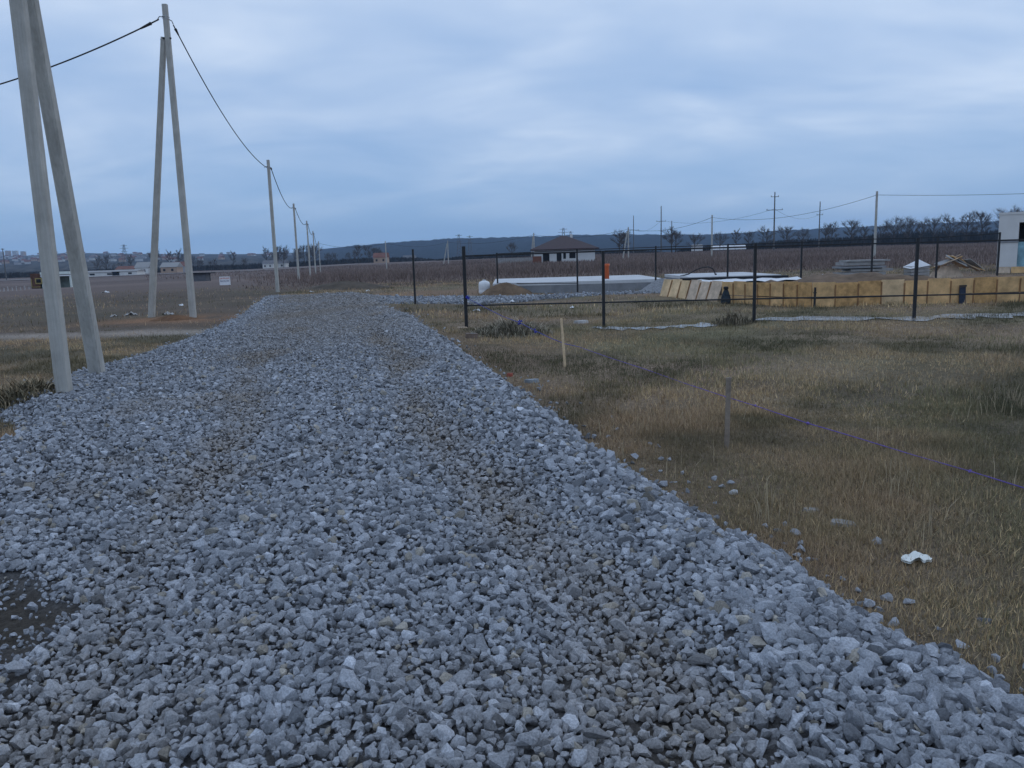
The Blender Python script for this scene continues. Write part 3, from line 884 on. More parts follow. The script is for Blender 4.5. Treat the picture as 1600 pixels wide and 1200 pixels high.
def heap(name, c, rx, ry, h, material, label, cat, seed, rz=0, rough=.25, kind=None, sink=.12):
    r = np.random.default_rng(seed)
    n, k = 40, 14
    V = []; F = []
    ph = r.random(8) * 6.28
    for i in range(k + 1):
        t_ = i / k
        for j in range(n):
            a = 2 * math.pi * j / n
            w_ = 1 + rough * .5 * math.sin(2 * a + ph[0]) + rough * .4 * math.sin(3 * a + ph[1]) + rough * .25 * math.sin(5 * a + ph[2])
            x, y = math.cos(a) * rx * t_ * w_, math.sin(a) * ry * t_ * w_
            z = h * (1 - t_ ** 1.5) * (1 + rough * .8 * math.sin(3.1 * x / rx + ph[3]) * math.sin(2.7 * y / ry + ph[4])) + (r.random() - .5) * .10 * h * (t_ < 1)
            V.append((x, y, z - sink))
    for i in range(k):
        for j in range(n):
            F.append((i * n + j, i * n + (j + 1) % n, (i + 1) * n + (j + 1) % n, (i + 1) * n + j))
    b = MB(); b.add(V, F)
    o = b.obj(name, material, smooth=True, loc=c); o.rotation_euler = (0, 0, rz)
    return tag(o, label, cat, kind=kind)

def slab(name, x0, x1, y0, y1, z0, z1, label):
    c = Vector(((x0 + x1) / 2, (y0 + y1) / 2, z0))
    t = thing(name, c, label, 'foundation')
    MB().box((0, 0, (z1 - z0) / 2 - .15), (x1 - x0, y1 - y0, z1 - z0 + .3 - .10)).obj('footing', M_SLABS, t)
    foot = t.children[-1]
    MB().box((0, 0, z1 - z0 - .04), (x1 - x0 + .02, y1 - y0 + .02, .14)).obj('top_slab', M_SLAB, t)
    k = 6
    for i in range(1, k):
        MB().box((-(x1 - x0) / 2 + (x1 - x0) * i / k, -(y1 - y0) / 2 - .006, (z1 - z0) / 2 - .06), (.02, .012, z1 - z0 - .10)).obj('board_joint', M_GREYBLK, foot)
    return t
zb_ = zat(3, 38)
slab('foundation', -.75, 7.3, 37.5, 45.5, zb_, zb_ + .50, 'long low concrete foundation with a white top behind the black fence')
slab('foundation', 8.6, 12.9, 38.2, 44.5, zb_, zb_ + .52, 'shorter pale concrete foundation behind the leaning formwork boards')
p = AT(792, 455, 37.3); p.z = zat(p.x, p.y)
heap('soil_heap', p, 1.45, .8, .66, M_EARTH, 'brown soil heap against the white-topped foundation beside the white barrel', 'soil heap', 4, rough=.18)
p = AT(1034, 452, 36.0); p.z = zat(p.x, p.y)
M_GRIT = mat('grey_grit', (0.235, 0.24, 0.25), rough=0.95, var=0.35, scale=14, bump=.9, bscale=30)
heap('gravel_heap', p, 1.35, 1.0, .62, M_GRIT, 'blue grey gravel heap between the two concrete foundations', 'gravel heap', 9, rough=.15)
# white barrel lying on a foundation corner
p = AT(757, 456, 38.4); p.z = zat(p.x, p.y)
t = thing('water_barrel', p, 'round white barrel at the end of the long foundation', 'barrel')
def lathe(prof, n=18):
    b = MB(); k = len(prof)
    vs = [(r_ * math.cos(2 * math.pi * j / n), r_ * math.sin(2 * math.pi * j / n), z_) for (r_, z_) in prof for j in range(n)]
    fs = [(i * n + j, i * n + (j + 1) % n, (i + 1) * n + (j + 1) % n, (i + 1) * n + j) for i in range(k - 1) for j in range(n)]
    fs += [tuple(range(n - 1, -1, -1)), tuple(range((k - 1) * n, k * n))]
    return b.add(vs, fs)
lathe([(.20, -.05), (.26, .05), (.27, .15), (.255, .18), (.27, .21), (.27, .45), (.24, .56), (.10, .62)]).obj('body', M_WHITE, t, smooth=True)
lathe([(.075, .61), (.075, .66), (.06, .67)], 12).obj('lid', M_SLAB, t, smooth=True)
# orange pipe standing behind the fence
p = AT(948, 436, 40.0); p.z = zb_ + .53
t = thing('marker_pipe', p, 'bright orange upright pipe standing on the long foundation', 'pipe')
lathe([(.125, 0), (.125, .62), (.150, .62), (.150, .74), (.125, .74)], 14).obj('tube', mat('orange_plastic', (0.62, 0.13, 0.045), rough=.5, var=.1), t, smooth=True)
# black hose arch
o0 = AT(1110, 425, 40.5); t = thing('hose', Vector((o0.x, o0.y, zb_ + .52)), 'black hose bent into an arch above the shorter foundation', 'hose')
pp = [(-1.5, .1, .02), (-1.1, .05, .10), (-.75, 0, .30), (-.4, 0, .42), (-.1, 0, .44), (.1, 0, .36), (.2, 0, .2), (.26, 0, .02)]
MB().tube(pp, .03, 7).obj('hose_pipe', M_CABLE, t, smooth=True)
MB().tube([(.255, 0, -.02), (.28, 0, .1)], .05, 8).obj('coupling', M_STEEL, t)

# formwork: a leaning run and a long straight run, each board one piece
def formwork(pts_px, label, n_boards, lean, worn, seed):
    r = random.Random(seed)
    A, B = [G(*q) for q in pts_px]
    t = thing('formwork', A, label, 'formwork')
    ax = (B - A); ln = math.hypot(ax.x, ax.y); dirn = Vector((ax.x, ax.y, 0)).normalized(); nor = Vector((dirn.y, -dirn.x, 0))
    if nor.y > 0: nor = -nor
    x = 0.0
    ang = math.atan2(dirn.y, dirn.x)
    for i in range(n_boards):
        w = ln / n_boards
        hh = .74 + r.uniform(-.035, .045)
        zb2 = (B.z - A.z) * (i + .5) / n_boards
        up = (Vector((0, 0, 1)) - nor * lean).normalized()
        c = dirn * (x + w / 2) + Vector((0, 0, zb2))
        le = lean + r.uniform(-.03, .03)
        rot = Euler((le, r.uniform(-.012, .012), ang))
        mt = M_PLYW if (worn and i >= n_boards * .45) else r.choice((M_PLY, M_PLY, M_PLY2, M_PLY3))
        if not worn:      # two courses
            for (z0, z1) in ((-.12, .25), (.285, hh)):
                MB().box(Vector((c.x, c.y, c.z + (z0 + z1) / 2)) + nor * r.uniform(0, .012), (w - .012, .022, z1 - z0), rot).obj('board', mt, t)
        else:
            MB().box(c + up * (hh / 2 - .06), (w - .012, .022, hh + .06), rot).obj('board', mt, t)
        if i:
            cc = dirn * x + Vector((0, 0, zb2)) + nor * .05
            MB().box(cc + up * (hh / 2 - .06) - nor * .025, (.035, .04, hh + r.uniform(-.05, .02)), Euler((lean, 0, ang))).obj('batten', M_BATTEN, t)
        x += w
    return t, A, dirn, nor
formwork([(1037, 462), (1128, 471.5)], 'leaning worn formwork boards at the near end of the earth bank', 6, -.30, True, 3)
F2, FA, FD, FN = formwork([(1128, 473), (1268, 480)], 'yellow formwork wall left of the thin black stake', 7, 0.02, False, 4)
F3, FA3, FD3, FN3 = formwork([(1268, 480.5), (1700, 467)], 'long yellow formwork wall running past the stake in front of the earth bank', 12, 0.02, False, 5)
# dark things on the formwork
p = G(1131, 474) + Vector((0, -.25, 0))
t = thing('stake_bundle', p, 'dark cloth bundle tied over a stake in front of the leaning boards', 'cloth bundle')
lathe([(.14, -.03), (.17, .06), (.16, .20), (.12, .34), (.075, .45), (.05, .48)], 9).obj('cloth', mat('dark_cloth', (0.025, 0.035, 0.045), rough=.95, var=.5, scale=9, bump=.6), t)
lathe([(.03, .44), (.085, .50), (.085, .56), (.05, .58)], 8).obj('knot', M_DARKO, t)
p = G(1270, 481) + Vector((0, -.12, 0))
t = thing('stake', p, 'thin black stake standing against the yellow formwork wall', 'stake')
MB().beam((0, 0, -.2), (.01, 0, .62), (.055, .05)).obj('shaft', M_FENCE, t)
MB().box((0.008, 0, .46), (.075, .07, .03)).obj('wire_tie', M_STEEL, t)
p = G(1500, 473.5) + Vector((0, -.10, 0))
t = thing('dark_panel', p, 'narrow dark blue panel leaning on the long yellow formwork', 'panel')
MB().box((0, 0, .24), (.19, .03, .50), Euler((-.05, 0, 0))).obj('sheet', mat('dark_blue_sheet', (0.02, 0.028, 0.05), rough=.5, var=.4, scale=6), t)
MB().box((0, -.012, .52), (.21, .04, .05), Euler((-.05, 0, 0))).obj('edge_strip', M_STEEL, t)
# earth bank behind the boards
def bank(pts, label):
    b = MB(); r = random.Random(8); n = 60
    V = []; F = []
    prof = [(0.06, -.1), (0.08, .60), (.7, .62), (1.6, .68), (2.6, .66), (3.6, .40), (4.8, 0.0), (5.2, -.2)]
    P = [G(*q) for q in pts]; seg = [0]
    for a, c in zip(P[:-1], P[1:]): seg.append(seg[-1] + (c - a).length)
    for i in range(n + 1):
        s_ = seg[-1] * i / n; k = min(max(j for j in range(len(seg)) if seg[j] <= s_ + 1e-6), len(P) - 2)
        q = P[k].lerp(P[k + 1], (s_ - seg[k]) / (seg[k + 1] - seg[k]))
        ef = min(1, .25 + i / 9)
        for (oy, oz) in prof:
            hz_ = 1 + .22 * math.sin(s_ * 1.3 + oy) * (oy > .3) + .18 * math.sin(s_ * .45 - .4 + oy * .3) * (oy > .3) + r.uniform(-.06, .06) * (oy > .3)
            V.append((q.x + .04, q.y + oy * (.35 + .65 * ef) + .05, q.z + oz * hz_ * (ef if oy > .3 else min(1, ef + .6))))
    m_ = len(prof)
    for i in range(n):
        for j in range(m_ - 1):
            F.append((i * m_ + j, (i + 1) * m_ + j, (i + 1) * m_ + j + 1, i * m_ + j + 1))
    o = b.add(V, F).obj('earth_bank', M_EARTH, smooth=True)
    tag(o, label, 'earth bank')
bank([(1185, 475), (1268, 480.5), (1700, 467)], 'long bank of brown dug earth held behind the yellow formwork')
p = AT(1180, 438, 33.5); p.z = zat(p.x, p.y)
t = thing('plastic_sheet', p, 'pale plastic sheet spread flat behind the formwork boards', 'sheet')
b = MB(); V = []; F = []
for i in range(13):
    for j in range(7):
        V.append(((i - 6) * .38, (j - 3) * .5, .52 + .04 * math.sin(i * 1.7) * math.cos(j * 2.1)))
for i in range(12):
    for j in range(6):
        F.append((i * 7 + j, (i + 1) * 7 + j, (i + 1) * 7 + j + 1, i * 7 + j + 1))
b.add(V, F).obj('film', M_WHITE, t, smooth=True)
MB().box((0, 0, .2), (4.3, 2.7, .56)).obj('earth_bed', M_EARTH2, t)
MB().box((-.4, 1.75, .57), (4.6, .5, .10)).obj('dark_fold', M_DARKO, t)
# stacked concrete slabs
p = AT(1345, 430, 42.0); p.z = zat(p.x, p.y)
t = thing('slab_stack', p, 'stack of grey concrete slabs behind the earth bank by the tall pale pole', 'slab stack')
for i, (x, z, w, hh, mt) in enumerate([(-.1, .20, 2.3, .40, M_GREYBLK), (.35, .50, 2.2, .12, M_GREYBLK), (-.12, .66, 2.35, .10, M_SLABS), (-.05, .84, 2.1, .16, M_GREYBLK), (.15, .98, 2.2, .08, M_GREYBLK)]):
    MB().box((x, .06 * (i % 2), z), (w, 1.1, hh)).obj('slab', mt, t)
MB().box((-.15, -.03, .595), (2.0, 1.0, .04)).obj('spacer', M_DARKO, t)
p = AT(1292, 431, 38.0); p.z = zat(p.x, p.y) + .02
t = thing('foam_block', p, 'single tilted pale block beside the slab stack', 'block')
MB().box((0, 0, .26), (.40, .3, .34), Euler((.1, .2, .2))).obj('block_face', M_SLAB, t)
MB().box((.20, .02, .20), (.04, .28, .30), Euler((.1, .2, .2))).obj('block_edge', M_STEEL, t)
# brick pallet with film
p = AT(1432, 425, 42.0); p.z = zat(p.x, p.y)
t = thing('film_pallet', p, 'small grey pallet load under a peaked white film cover', 'pallet')
for i in range(4):
    MB().box((0, 0, .10 + .16 * i), (.95, .8, .13)).obj('layer', M_GREYBLK, t)
MB().add([(-.55, -.45, .52), (.50, -.45, .68), (.52, .45, .70), (-.52, .45, .60), (-.02, -.2, 1.00), (.15, .15, .95)], [(0, 1, 4), (1, 5, 4), (1, 2, 5), (2, 3, 5), (3, 4, 5), (3, 0, 4), (0, 3, 2, 1)]).obj('film', M_WHITE, t)
# pile of used boards
p = AT(1482, 424, 42.0); p.z = zat(p.x, p.y)
t = thing('board_pile', p, 'loose pile of used yellow and grey formwork boards behind the earth bank', 'board pile')
rr_ = random.Random(2)
for i in range(13):
    MB().box((-.4 + i * .14 + rr_.uniform(-.1, .1), rr_.uniform(-.3, .3), .92 - .05 * abs(i - 4) + rr_.uniform(-.05, .05)), (1.1, .5, .03), Euler((rr_.uniform(-.3, .2), (.45 if i > 4 else -.4) + rr_.uniform(-.15, .15), rr_.uniform(-.5, .5)))).obj('board', [M_PLY, M_PLYW, M_GREYBLK][i % 3], t)
MB().box((0, .2, .3), (1.6, .6, .62), Euler((0, 0, .1)), .6).obj('core', M_PLYW, t)
# flat-roofed building on the right
pb = AT(1556, 425, 46.0); pb.z = zat(pb.x, pb.y)
t = thing('flat_building', pb, 'white flat-roofed building with a dark upper opening and turquoise film below', 'building', rz=math.radians(-33))
Hh = AT(1556, 336, 46.0).z - pb.z
W_, D_ = 9.0, 7.0
wx0, wx1 = 0.98, 5.0
zw0, zw1 = Hh * .53, Hh * .86
MB().box((wx0 / 2, D_ / 2, Hh / 2 - .1), (wx0, D_, Hh + .2)).obj('wall', M_PLASTER, t)
MB().box((wx1 / 2 + W_ / 2, D_ / 2, Hh / 2 - .1), (W_ - wx1, D_, Hh + .2)).obj('wall', M_PLASTER, t)
MB().box(((wx0 + wx1) / 2, D_ / 2, (Hh + zw1) / 2), (wx1 - wx0 - .004, D_ - .006, Hh - zw1)).obj('lintel', M_PLASTER, t)
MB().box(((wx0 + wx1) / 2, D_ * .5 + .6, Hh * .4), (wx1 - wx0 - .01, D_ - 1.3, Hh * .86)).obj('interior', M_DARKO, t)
MB().box(((wx0 + wx1) / 2, .14, zw0 / 2 + .15), (wx1 - wx0 - .01, .05, zw0 - .3)).obj('film', mat('turquoise_film', (0.20, 0.36, 0.42), rough=.35, var=.55, scale=2.5, spec=.5), t)
MB().box((W_ / 2, D_ / 2, Hh + .06), (W_ + .06, D_ + .06, .12)).obj('roof_slab', M_PLASTER, t)
MB().box((wx0 / 2, -.02, zw0 + .02), (wx0 + .03, .05, .10)).obj('string_course', M_SLABS, t)
for i in range(7):
    MB().box((.35 + i * .72, -.12, .12), (.68, .03, .46), Euler((-.12, 0, 0))).obj('plinth_board', M_PLY if i % 2 else M_PLYW, t)

# long puddle beyond the front grass
def ribbon(name, pts, wid, label, cat, material, dz=.012, seed=1, kind=None):
    r = random.Random(seed); V = []; F = []
    n = 50
    P = [G(*q) for q in pts]
    for i in range(n + 1):
        s_ = (len(P) - 1) * i / n; k = min(int(s_), len(P) - 2); q = P[k].lerp(P[k + 1], s_ - k)
        w = wid * (.35 + .65 * abs(math.sin(i * .41 + .6 * math.sin(i * .23)))) * (0.05 + .95 * min(1, i / 5)) * min(1, .1 + (n - i) / 5)
        o_ = .12 * math.sin(i * .9)
        V += [(q.x, q.y - w + o_, 0), (q.x, q.y + o_ * .6, 0), (q.x, q.y + w * .9 + o_, 0)]
    zs = [zat(v[0], v[1]) for v in V]
    V = [(v[0], v[1], z + dz) for v, z in zip(V, zs)]
    for i in range(n):
        for j in (0, 1):
            F.append((i * 3 + j, (i + 1) * 3 + j, (i + 1) * 3 + j + 1, i * 3 + j + 1))
    o = MB().add(V, F).obj(name, material, smooth=True)
    if kind: tag(o, kind=kind)
    else: tag(o, label, cat)
M_WATER = mat('puddle_water', (0.20, 0.205, 0.21), rough=.25, var=.5, scale=3, spec=.6)
ribbon('puddle', [(1170, 502), (1290, 498), (1420, 498.5), (1520, 494), (1600, 492), (1720, 489)], .75, '', '', M_WATER, dz=.02, kind='structure')
M_PALE = mat('lime_dust', (0.42, 0.41, 0.40), rough=.95, var=.45, scale=5)
ribbon('puddle', [(925, 513), (985, 514), (1060, 511), (1130, 507)], .42, '', '', M_WATER, dz=.02, seed=4, kind='structure')

# ------------------------------------------------------------------ stakes, cord and litter
M_NEWWOOD = mat('fresh_wood', (0.62, 0.46, 0.29), rough=.8, var=.2, scale=12)
M_OLDWOOD = mat('weathered_wood', (0.25, 0.205, 0.165), rough=.9, var=.3, scale=12)
p = G(884, 574); top = AT(877, 500, p.y)
t = thing('wooden_stake', p, 'pale new wooden stake leaning in the grass near the fence', 'stake')
MB().beam((0, 0, -.2), (-.05, .12, top.z - p.z), (.042, .038), (.038, .034)).obj('shaft', M_NEWWOOD, t)
MB().beam((-.05, .12, top.z - p.z), (-.051, .122, top.z - p.z + .015), (.046, .04), (.03, .028)).obj('split_head', M_NEWWOOD, t)
ps = G(1135, 700); tops_ = AT(1135, 592, ps.y)
t = thing('wooden_stake', ps, 'grey weathered stake standing in the grass by the violet cord', 'stake')
hs = tops_.z - ps.z
MB().beam((0, 0, -.2), (0.012, 0, hs), (.042, .03), (.042, .03)).obj('shaft', M_OLDWOOD, t)
zc_ = AT(1135, 626, ps.y).z
MB().box((.012, 0, hs + .006), (.046, .034, .012)).obj('split_head', M_OLDWOOD, t)
( mat('violet_cord', (0.16, 0.11, 0.40), rough=.7, var=.3, scale=20))
M_CORD = MATS['violet_cord']; M_BLUE = mat('blue_cord', (0.04, 0.05, 0.36), rough=.6, var=.3, scale=20)
q0 = front[0][0] + Vector((.05, -.05, 0)); q0.z = AT(729, 466, q0.y).z
def onray(px, py, d_): return AT(px, py, d_)
c1 = [q0, onray(742, 472, 20.4), onray(757, 480, 19.8), onray(785, 494, 18.2), onray(812, 504, 16.9), onray(835, 516, 15.8), onray(860, 528, 14.6), onray(882, 537, 13.9), G(905, 546) + Vector((0, 0, .05))]
t = thing('guide_cord', q0, 'blue cord tied to the fence corner post, running down to the pale stake', 'cord')
MB().tube([c - q0 for c in c1], .006, 5).obj('line', M_BLUE, t)
for (k, s_) in ((0, .035), (4, .024), (5, .018)):
    b = MB(); rr_ = random.Random(k)
    for i in range(4):
        b.box(c1[k] - q0 + Vector((rr_.uniform(-.04, .04), 0, rr_.uniform(-.04, .04))), (s_ * 2, s_, s_ * .8), Euler((rr_.random(), rr_.random() * 3, rr_.random())))
    b.obj('knot', M_BLUE, t)
q1 = c1[-1]
end = [(1180, 640), (1262, 668), (1335, 690), (1430, 720), (1515, 745), (1600, 772), (1720, 812)]
ds = [ps.y * f for f in (.97, .90, .85, .79, .74, .69, .63)]
t = thing('guide_cord', q1, 'violet cord lying through the grass behind the weathered stake', 'cord')
c2 = [q1] + [G(a, b_) + Vector((0, 0, .045)) for (a, b_) in [(950, 562), (1010, 582), (1070, 604), (1135, 626)] + end]
MB().tube([c - q1 for c in c2], .005, 5).obj('line', M_CORD, t)
for k in (4, 5, 6, 9):
    MB().box(c2[k] - q1, (.024, .02, .02), Euler((.4, .3, k))).obj('knot', M_CORD, t)

# white rag
def sheet(name, px, py, sx, sy, hgt, material, label, cat, seed, rz=0.0, thick=.012):
    r = random.Random(seed); p = G(px, py); V = []; F = []
    n, k = 20, 14
    for side in (1, 0):
        for i in range(n + 1):
            for j in range(k + 1):
                a = (i / n - .5); c = (j / k - .5)
                e_ = 1 + .2 * math.sin(5 * a + seed) * abs(c) * 2
                z = hgt * (.5 + .5 * math.sin(9 * a + seed) * math.cos(7 * c + seed * 2)) * (1 - 2 * abs(a)) + r.uniform(0, hgt * .05) + hgt * .12 * math.sin(15 * a + 3 * c) * math.sin(11 * c - 7 * a)
                V.append((a * sx * (1 - .35 * abs(c)), c * sy * e_ + .2 * sy * math.sin(4 * a), z + side * thick + .01))
    m_ = (n + 1) * (k + 1)
    for i in range(n):
        for j in range(k):
            q = (i * (k + 1) + j, (i + 1) * (k + 1) + j, (i + 1) * (k + 1) + j + 1, i * (k + 1) + j + 1)
            F.append(q); F.append(tuple(m_ + u for u in reversed(q)))
    b = MB().add(V, F)
    o = b.obj(name, material, smooth=True, loc=p); o.rotation_euler = (0, 0, rz)
    return tag(o, label, cat)
sheet('rag', 1432, 878, .17, .10, .035, mat('white_rag', (.80, .82, .78), rough=.9, var=.08, scale=20, bump=.5), 'crumpled white rag lying on the dark grass', 'rag', 2, rz=-.3)
def scrap(name, px, py, size, material, label, cat, rz=0, seed=0):
    p = G(px, py); r = random.Random(seed)
    bm = bmesh.new()
    n = 11
    ring = []
    for z in (0, 1):
        lay = []
        for i in range(n):
            a = 2 * math.pi * i / n; q = 1 + r.uniform(-.22, .22) * (z == 0) + (.0 if z == 0 else 0)
            if z == 0: ring.append(q)
            q = ring[i] * (1 if z == 0 else .9)
            lay.append(bm.verts.new((math.cos(a) * size[0] / 2 * q, math.sin(a) * size[1] / 2 * q, z * size[2] + (r.uniform(-.1, .1) * size[2] if z else 0))))
        if z == 0: lo = lay
        else: hi_ = lay
    for i in range(n):
        bm.faces.new((lo[i], lo[(i + 1) % n], hi_[(i + 1) % n], hi_[i]))
    bm.faces.new(hi_); bm.faces.new(list(reversed(lo)))
    me = bpy.data.meshes.new(name); bm.to_mesh(me); bm.free(); me.materials.append(material)
    o = link(name, me, None, p); o.rotation_euler = (0, 0, rz)
    return tag(o, label, cat)
scrap('concrete_scrap', 1316, 820, (.20, .11, .022), M_GREYBLK, 'flat grey concrete scrap half sunk in the grass', 'concrete scrap', -.5, 3)
scrap('concrete_scrap', 1270, 799, (.12, .08, .02), M_GREYBLK, 'smaller flat grey concrete scrap beside the larger one', 'concrete scrap', -.5, 4)
p = G(737, 528)
t = thing('brick', p, 'grey brown brick lying beside the foot of the fence corner post', 'brick', rz=.15)
MB().box((0, 0, .05), (.26, .12, .10), Euler((.05, .06, 0))).obj('body', mat('old_brick', (.20, .15, .12), rough=.9, var=.25, scale=12, bump=.3), t)
MB().box((.03, 0, .104), (.10, .05, .006), Euler((.05, .06, 0))).obj('mortar_patch', M_GREYBLK, t)
scrap('board_scrap', 722, 512.5, (.28, .09, .03), M_PLYW, 'pale broken board scrap by the fence corner post', 'board scrap', .2, 7)
scrap('plastic_scrap', 797, 588, (.10, .06, .05), mat('red_plastic', (.35, .09, .06), rough=.6, var=.2), 'red plastic scrap at the top of the gravel bank', 'litter', .2, 9)
scrap('plastic_scrap', 831, 598, (.22, .12, .05), mat('grey_plastic', (.22, .25, .28), rough=.5, var=.4), 'blue grey scrap in the dry grass under the gravel bank', 'litter', .2, 10)
scrap('stone_slab', 908, 505, (.42, .22, .07), M_PALE, 'pale flat stone behind the leaning new stake', 'stone', .1, 11)
for i, (px, py, s_, lb) in enumerate([(861, 479.5, .14, 'small white litter piece under the lower fence rail'), (895, 481.5, .22, 'crumpled pale paper lying past the white litter piece'), (800, 470.5, .26, 'white plastic lump at the end of the side gravel strip'),
                                      (745, 486, .22, 'thin white strip of litter behind the fence corner post'), (165, 457.5, .5, 'small white scrap lying alone in the dark left field'),
                                      (205, 493, .45, 'pale rubble lump beside the clay-footed A-frame pole'), (178, 495, .3, 'smaller pale rubble lump in the dark ground'), (283, 478, .3, 'white scrap between the legs of the clay-footed A-frame'), (262, 492, .35, 'pale litter at the foot of the clay-footed A-frame'), (486, 457, .3, 'white litter bit at the far end of the gravel road'), (575, 455, .3, 'white scrap in weeds where the gravel road ends')]):
    sheet('litter', px, py, s_, s_ * .6, s_ * .28, M_WHITE if i not in (5, 6, 8) else M_PALE, lb, 'litter', i + 3, rz=i * .7)

# weed clumps
def weed_clump(name, px, py, rad, h, n, label, seed, cols):
    p = G(px, py); r = np.random.default_rng(seed)
    t = thing(name, p, label, 'weed clump')
    for part, k, wv, hh in (('stems', n // 3, .007, h), ('leaves', n, .011, h * .75)):
        a = r.random(k) * 6.283; q = r.random(k) ** .7 * rad
        X = np.cos(a) * q; Y = np.sin(a) * q * .8
        Hh_ = hh * (.35 + .65 * r.random(k)) * (1 - .85 * (q / rad) ** 2)
        b = r.random(k) * 6.283; le = Hh_ * (.3 + .8 * r.random(k))
        ox, oy = np.cos(b), np.sin(b)
        Zb = gz(X + p.x, Y + p.y) - p.z - .01
        w = wv * (.6 + .8 * r.random(k))
        V = np.stack([np.stack([X - oy * w, Y + ox * w, Zb], 1), np.stack([X + oy * w, Y - ox * w, Zb], 1),
                      np.stack([X + ox * le * .35 - oy * w * .8, Y + oy * le * .35 + ox * w * .8, Zb + Hh_ * .65], 1), np.stack([X + ox * le * .35 + oy * w * .8, Y + oy * le * .35 - ox * w * .8, Zb + Hh_ * .65], 1),
                      np.stack([X + ox * le, Y + oy * le, Zb + Hh_ * .95], 1)], 1).reshape(-1, 3)
        T = (np.array([[0, 1, 3], [0, 3, 2], [2, 3, 4]])[None] + (np.arange(k) * 5)[:, None, None]).reshape(-1, 3)
        c = np.array(cols[0 if part == 'stems' else 1]) * (.5 + r.random((k, 1)))
        link(part, tri_mesh(part, V, T, np.repeat(c, 5, axis=0), M_GRASS), t)
weed_clump('weed_clump', 800, 524, 1.0, .6, 1400, 'grey brown dead weed clump beside the fence corner post', 1, [(.40, .34, .26), (.22, .20, .145)])
weed_clump('weed_clump', 14, 634, .75, .40, 1300, 'dark tangled weed clump at the left gravel edge below the near pole', 2, [(.32, .25, .16), (.15, .13, .085)])
weed_clump('weed_clump', 1145, 506, .6, .5, 400, 'sparse dry weed stalks beside a fence post and puddle', 3, [(.28, .23, .16), (.16, .14, .10)])
p = G(520, 455); p.y += 3; p.z = zat(p.x, p.y)
heap('earth_mound', p, 3.2, 2.2, .55, M_EARTH2, 'dark low earth mound at the end of the gravel road', 'earth mound', 12, rough=.2)
p = G(272, 499)
heap('clay_spoil', p + Vector((.2, -.3, 0)), 1.1, .5, .22, mat('orange_clay', (.15, .08, .042), rough=.95, var=.35, scale=4, bump=.8, bscale=14), 'orange clay spoil at the feet of the second A-frame pole', 'soil heap', 15, rough=.2, sink=.06)

# ------------------------------------------------------------------ left field: kiosk, sign, shelter, posts
p = AT(80, 452, 106); p.z = zat(p.x, p.y)
t = thing('kiosk', p, 'old roadside kiosk with rust brown side and white framed canopy behind the near pole', 'kiosk')
M_RUST = mat('rusty_metal', (0.105, 0.052, 0.036), rough=.8, var=.4, scale=2.5)
M_YEL = mat('faded_yellow', (0.33, 0.26, 0.10), rough=.8, var=.25, scale=2)
M_PALEG = mat('pale_green_paint', (0.66, 0.72, 0.68), rough=.7, var=.12, scale=2)
k_ = 106 / FOC
def kb(x0, x1, y0, y1, d0, d1, nm, mt):      # a panel in metres, from its place on the kiosk front
    MB().box((((x0 + x1) / 2 - 80) * k_, (d0 + d1) / 2, (452 - (y0 + y1) / 2) * k_), ((x1 - x0) * k_, d1 - d0, (y1 - y0) * k_)).obj(nm, mt, t)
kb(50, 67, 429, 452, 0, 2.2, 'wall', M_RUST)
kb(57, 70, 436, 445, -.06, .0, 'panel', M_YEL)
kb(59, 66, 437.5, 443, -.1, -.06, 'window', M_DARKO)
kb(66, 112, 427, 431, -.1, 2.4, 'canopy_beam', M_PALEG)
kb(66, 112, 432, 434, -.08, 2.3, 'canopy_edge', M_WHITE)
kb(66, 75, 431, 436, 0, .2, 'sign_panel', M_PALEG)
kb(64, 76, 443.5, 452, .0, .8, 'counter', M_PALEG)
kb(71, 74, 436, 443.5, .1, .3, 'opening', M_DARKO)
kb(110, 112.3, 434, 452, 0, .25, 'column', M_PALEG)
kb(76, 110, 434, 452, 1.9, 2.1, 'back_wall', mat('dull_green_wall', (.20, .24, .22), rough=.8, var=.3, scale=1.5))
kb(51, 52, 437, 450, -.12, -.02, 'rail_post', M_YEL)
kb(51, 65, 449, 450, -.12, -.04, 'rail', M_YEL)
# sign board
p = AT(352, 447, 66); p.z = zat(p.x, p.y)
t = thing('sale_sign', p, 'small white board sign with red and dark blue lettering in the left field', 'sign')
k_ = 66 / FOC; sw, sh = 16.5 * k_, 13.0 * k_
zc2 = AT(352, 438.8, 66).z - p.z
MB().box((0, 0, zc2), (sw, .04, sh)).obj('board', mat('sign_white', (.78, .78, .80), rough=.6, var=.05), t)
sign_b = t.children[-1]
for sx in (-.4, .4):
    MB().box((sx * sw, .05, zc2 / 2 - .2), (.06, .05, zc2 + .4)).obj('leg', M_OLDWOOD, t)
rr_ = random.Random(6)
def strokes(zc, hgt, x0, x1, mt, nm):
    b = MB(); x = x0
    while x < x1:
        w = rr_.uniform(.04, .065)
        b.box((x + w * .12, -.024, zc), (w * .28, .006, hgt)); b.box((x + w * .5, -.0245, zc + hgt * rr_.choice((-.4, 0, .4))), (w * .5, .006, hgt * .22)); b.box((x + w * .88, -.024, zc + rr_.choice((0, -.1)) * hgt), (w * .24, .006, hgt * rr_.choice((1, .75))))
        x += w + rr_.choice((.018, .018, .018, .045))
    b.obj(nm, mt, sign_b)
strokes(zc2 + sh * .30, sh * .19, -sw * .44, sw * .40, mat('sign_red', (.50, .12, .06), rough=.6, var=.1), 'lettering')
strokes(zc2 - sh * .02, sh * .15, -sw * .44, sw * .42, mat('sign_blue', (.03, .04, .14), rough=.6, var=.1), 'lettering')
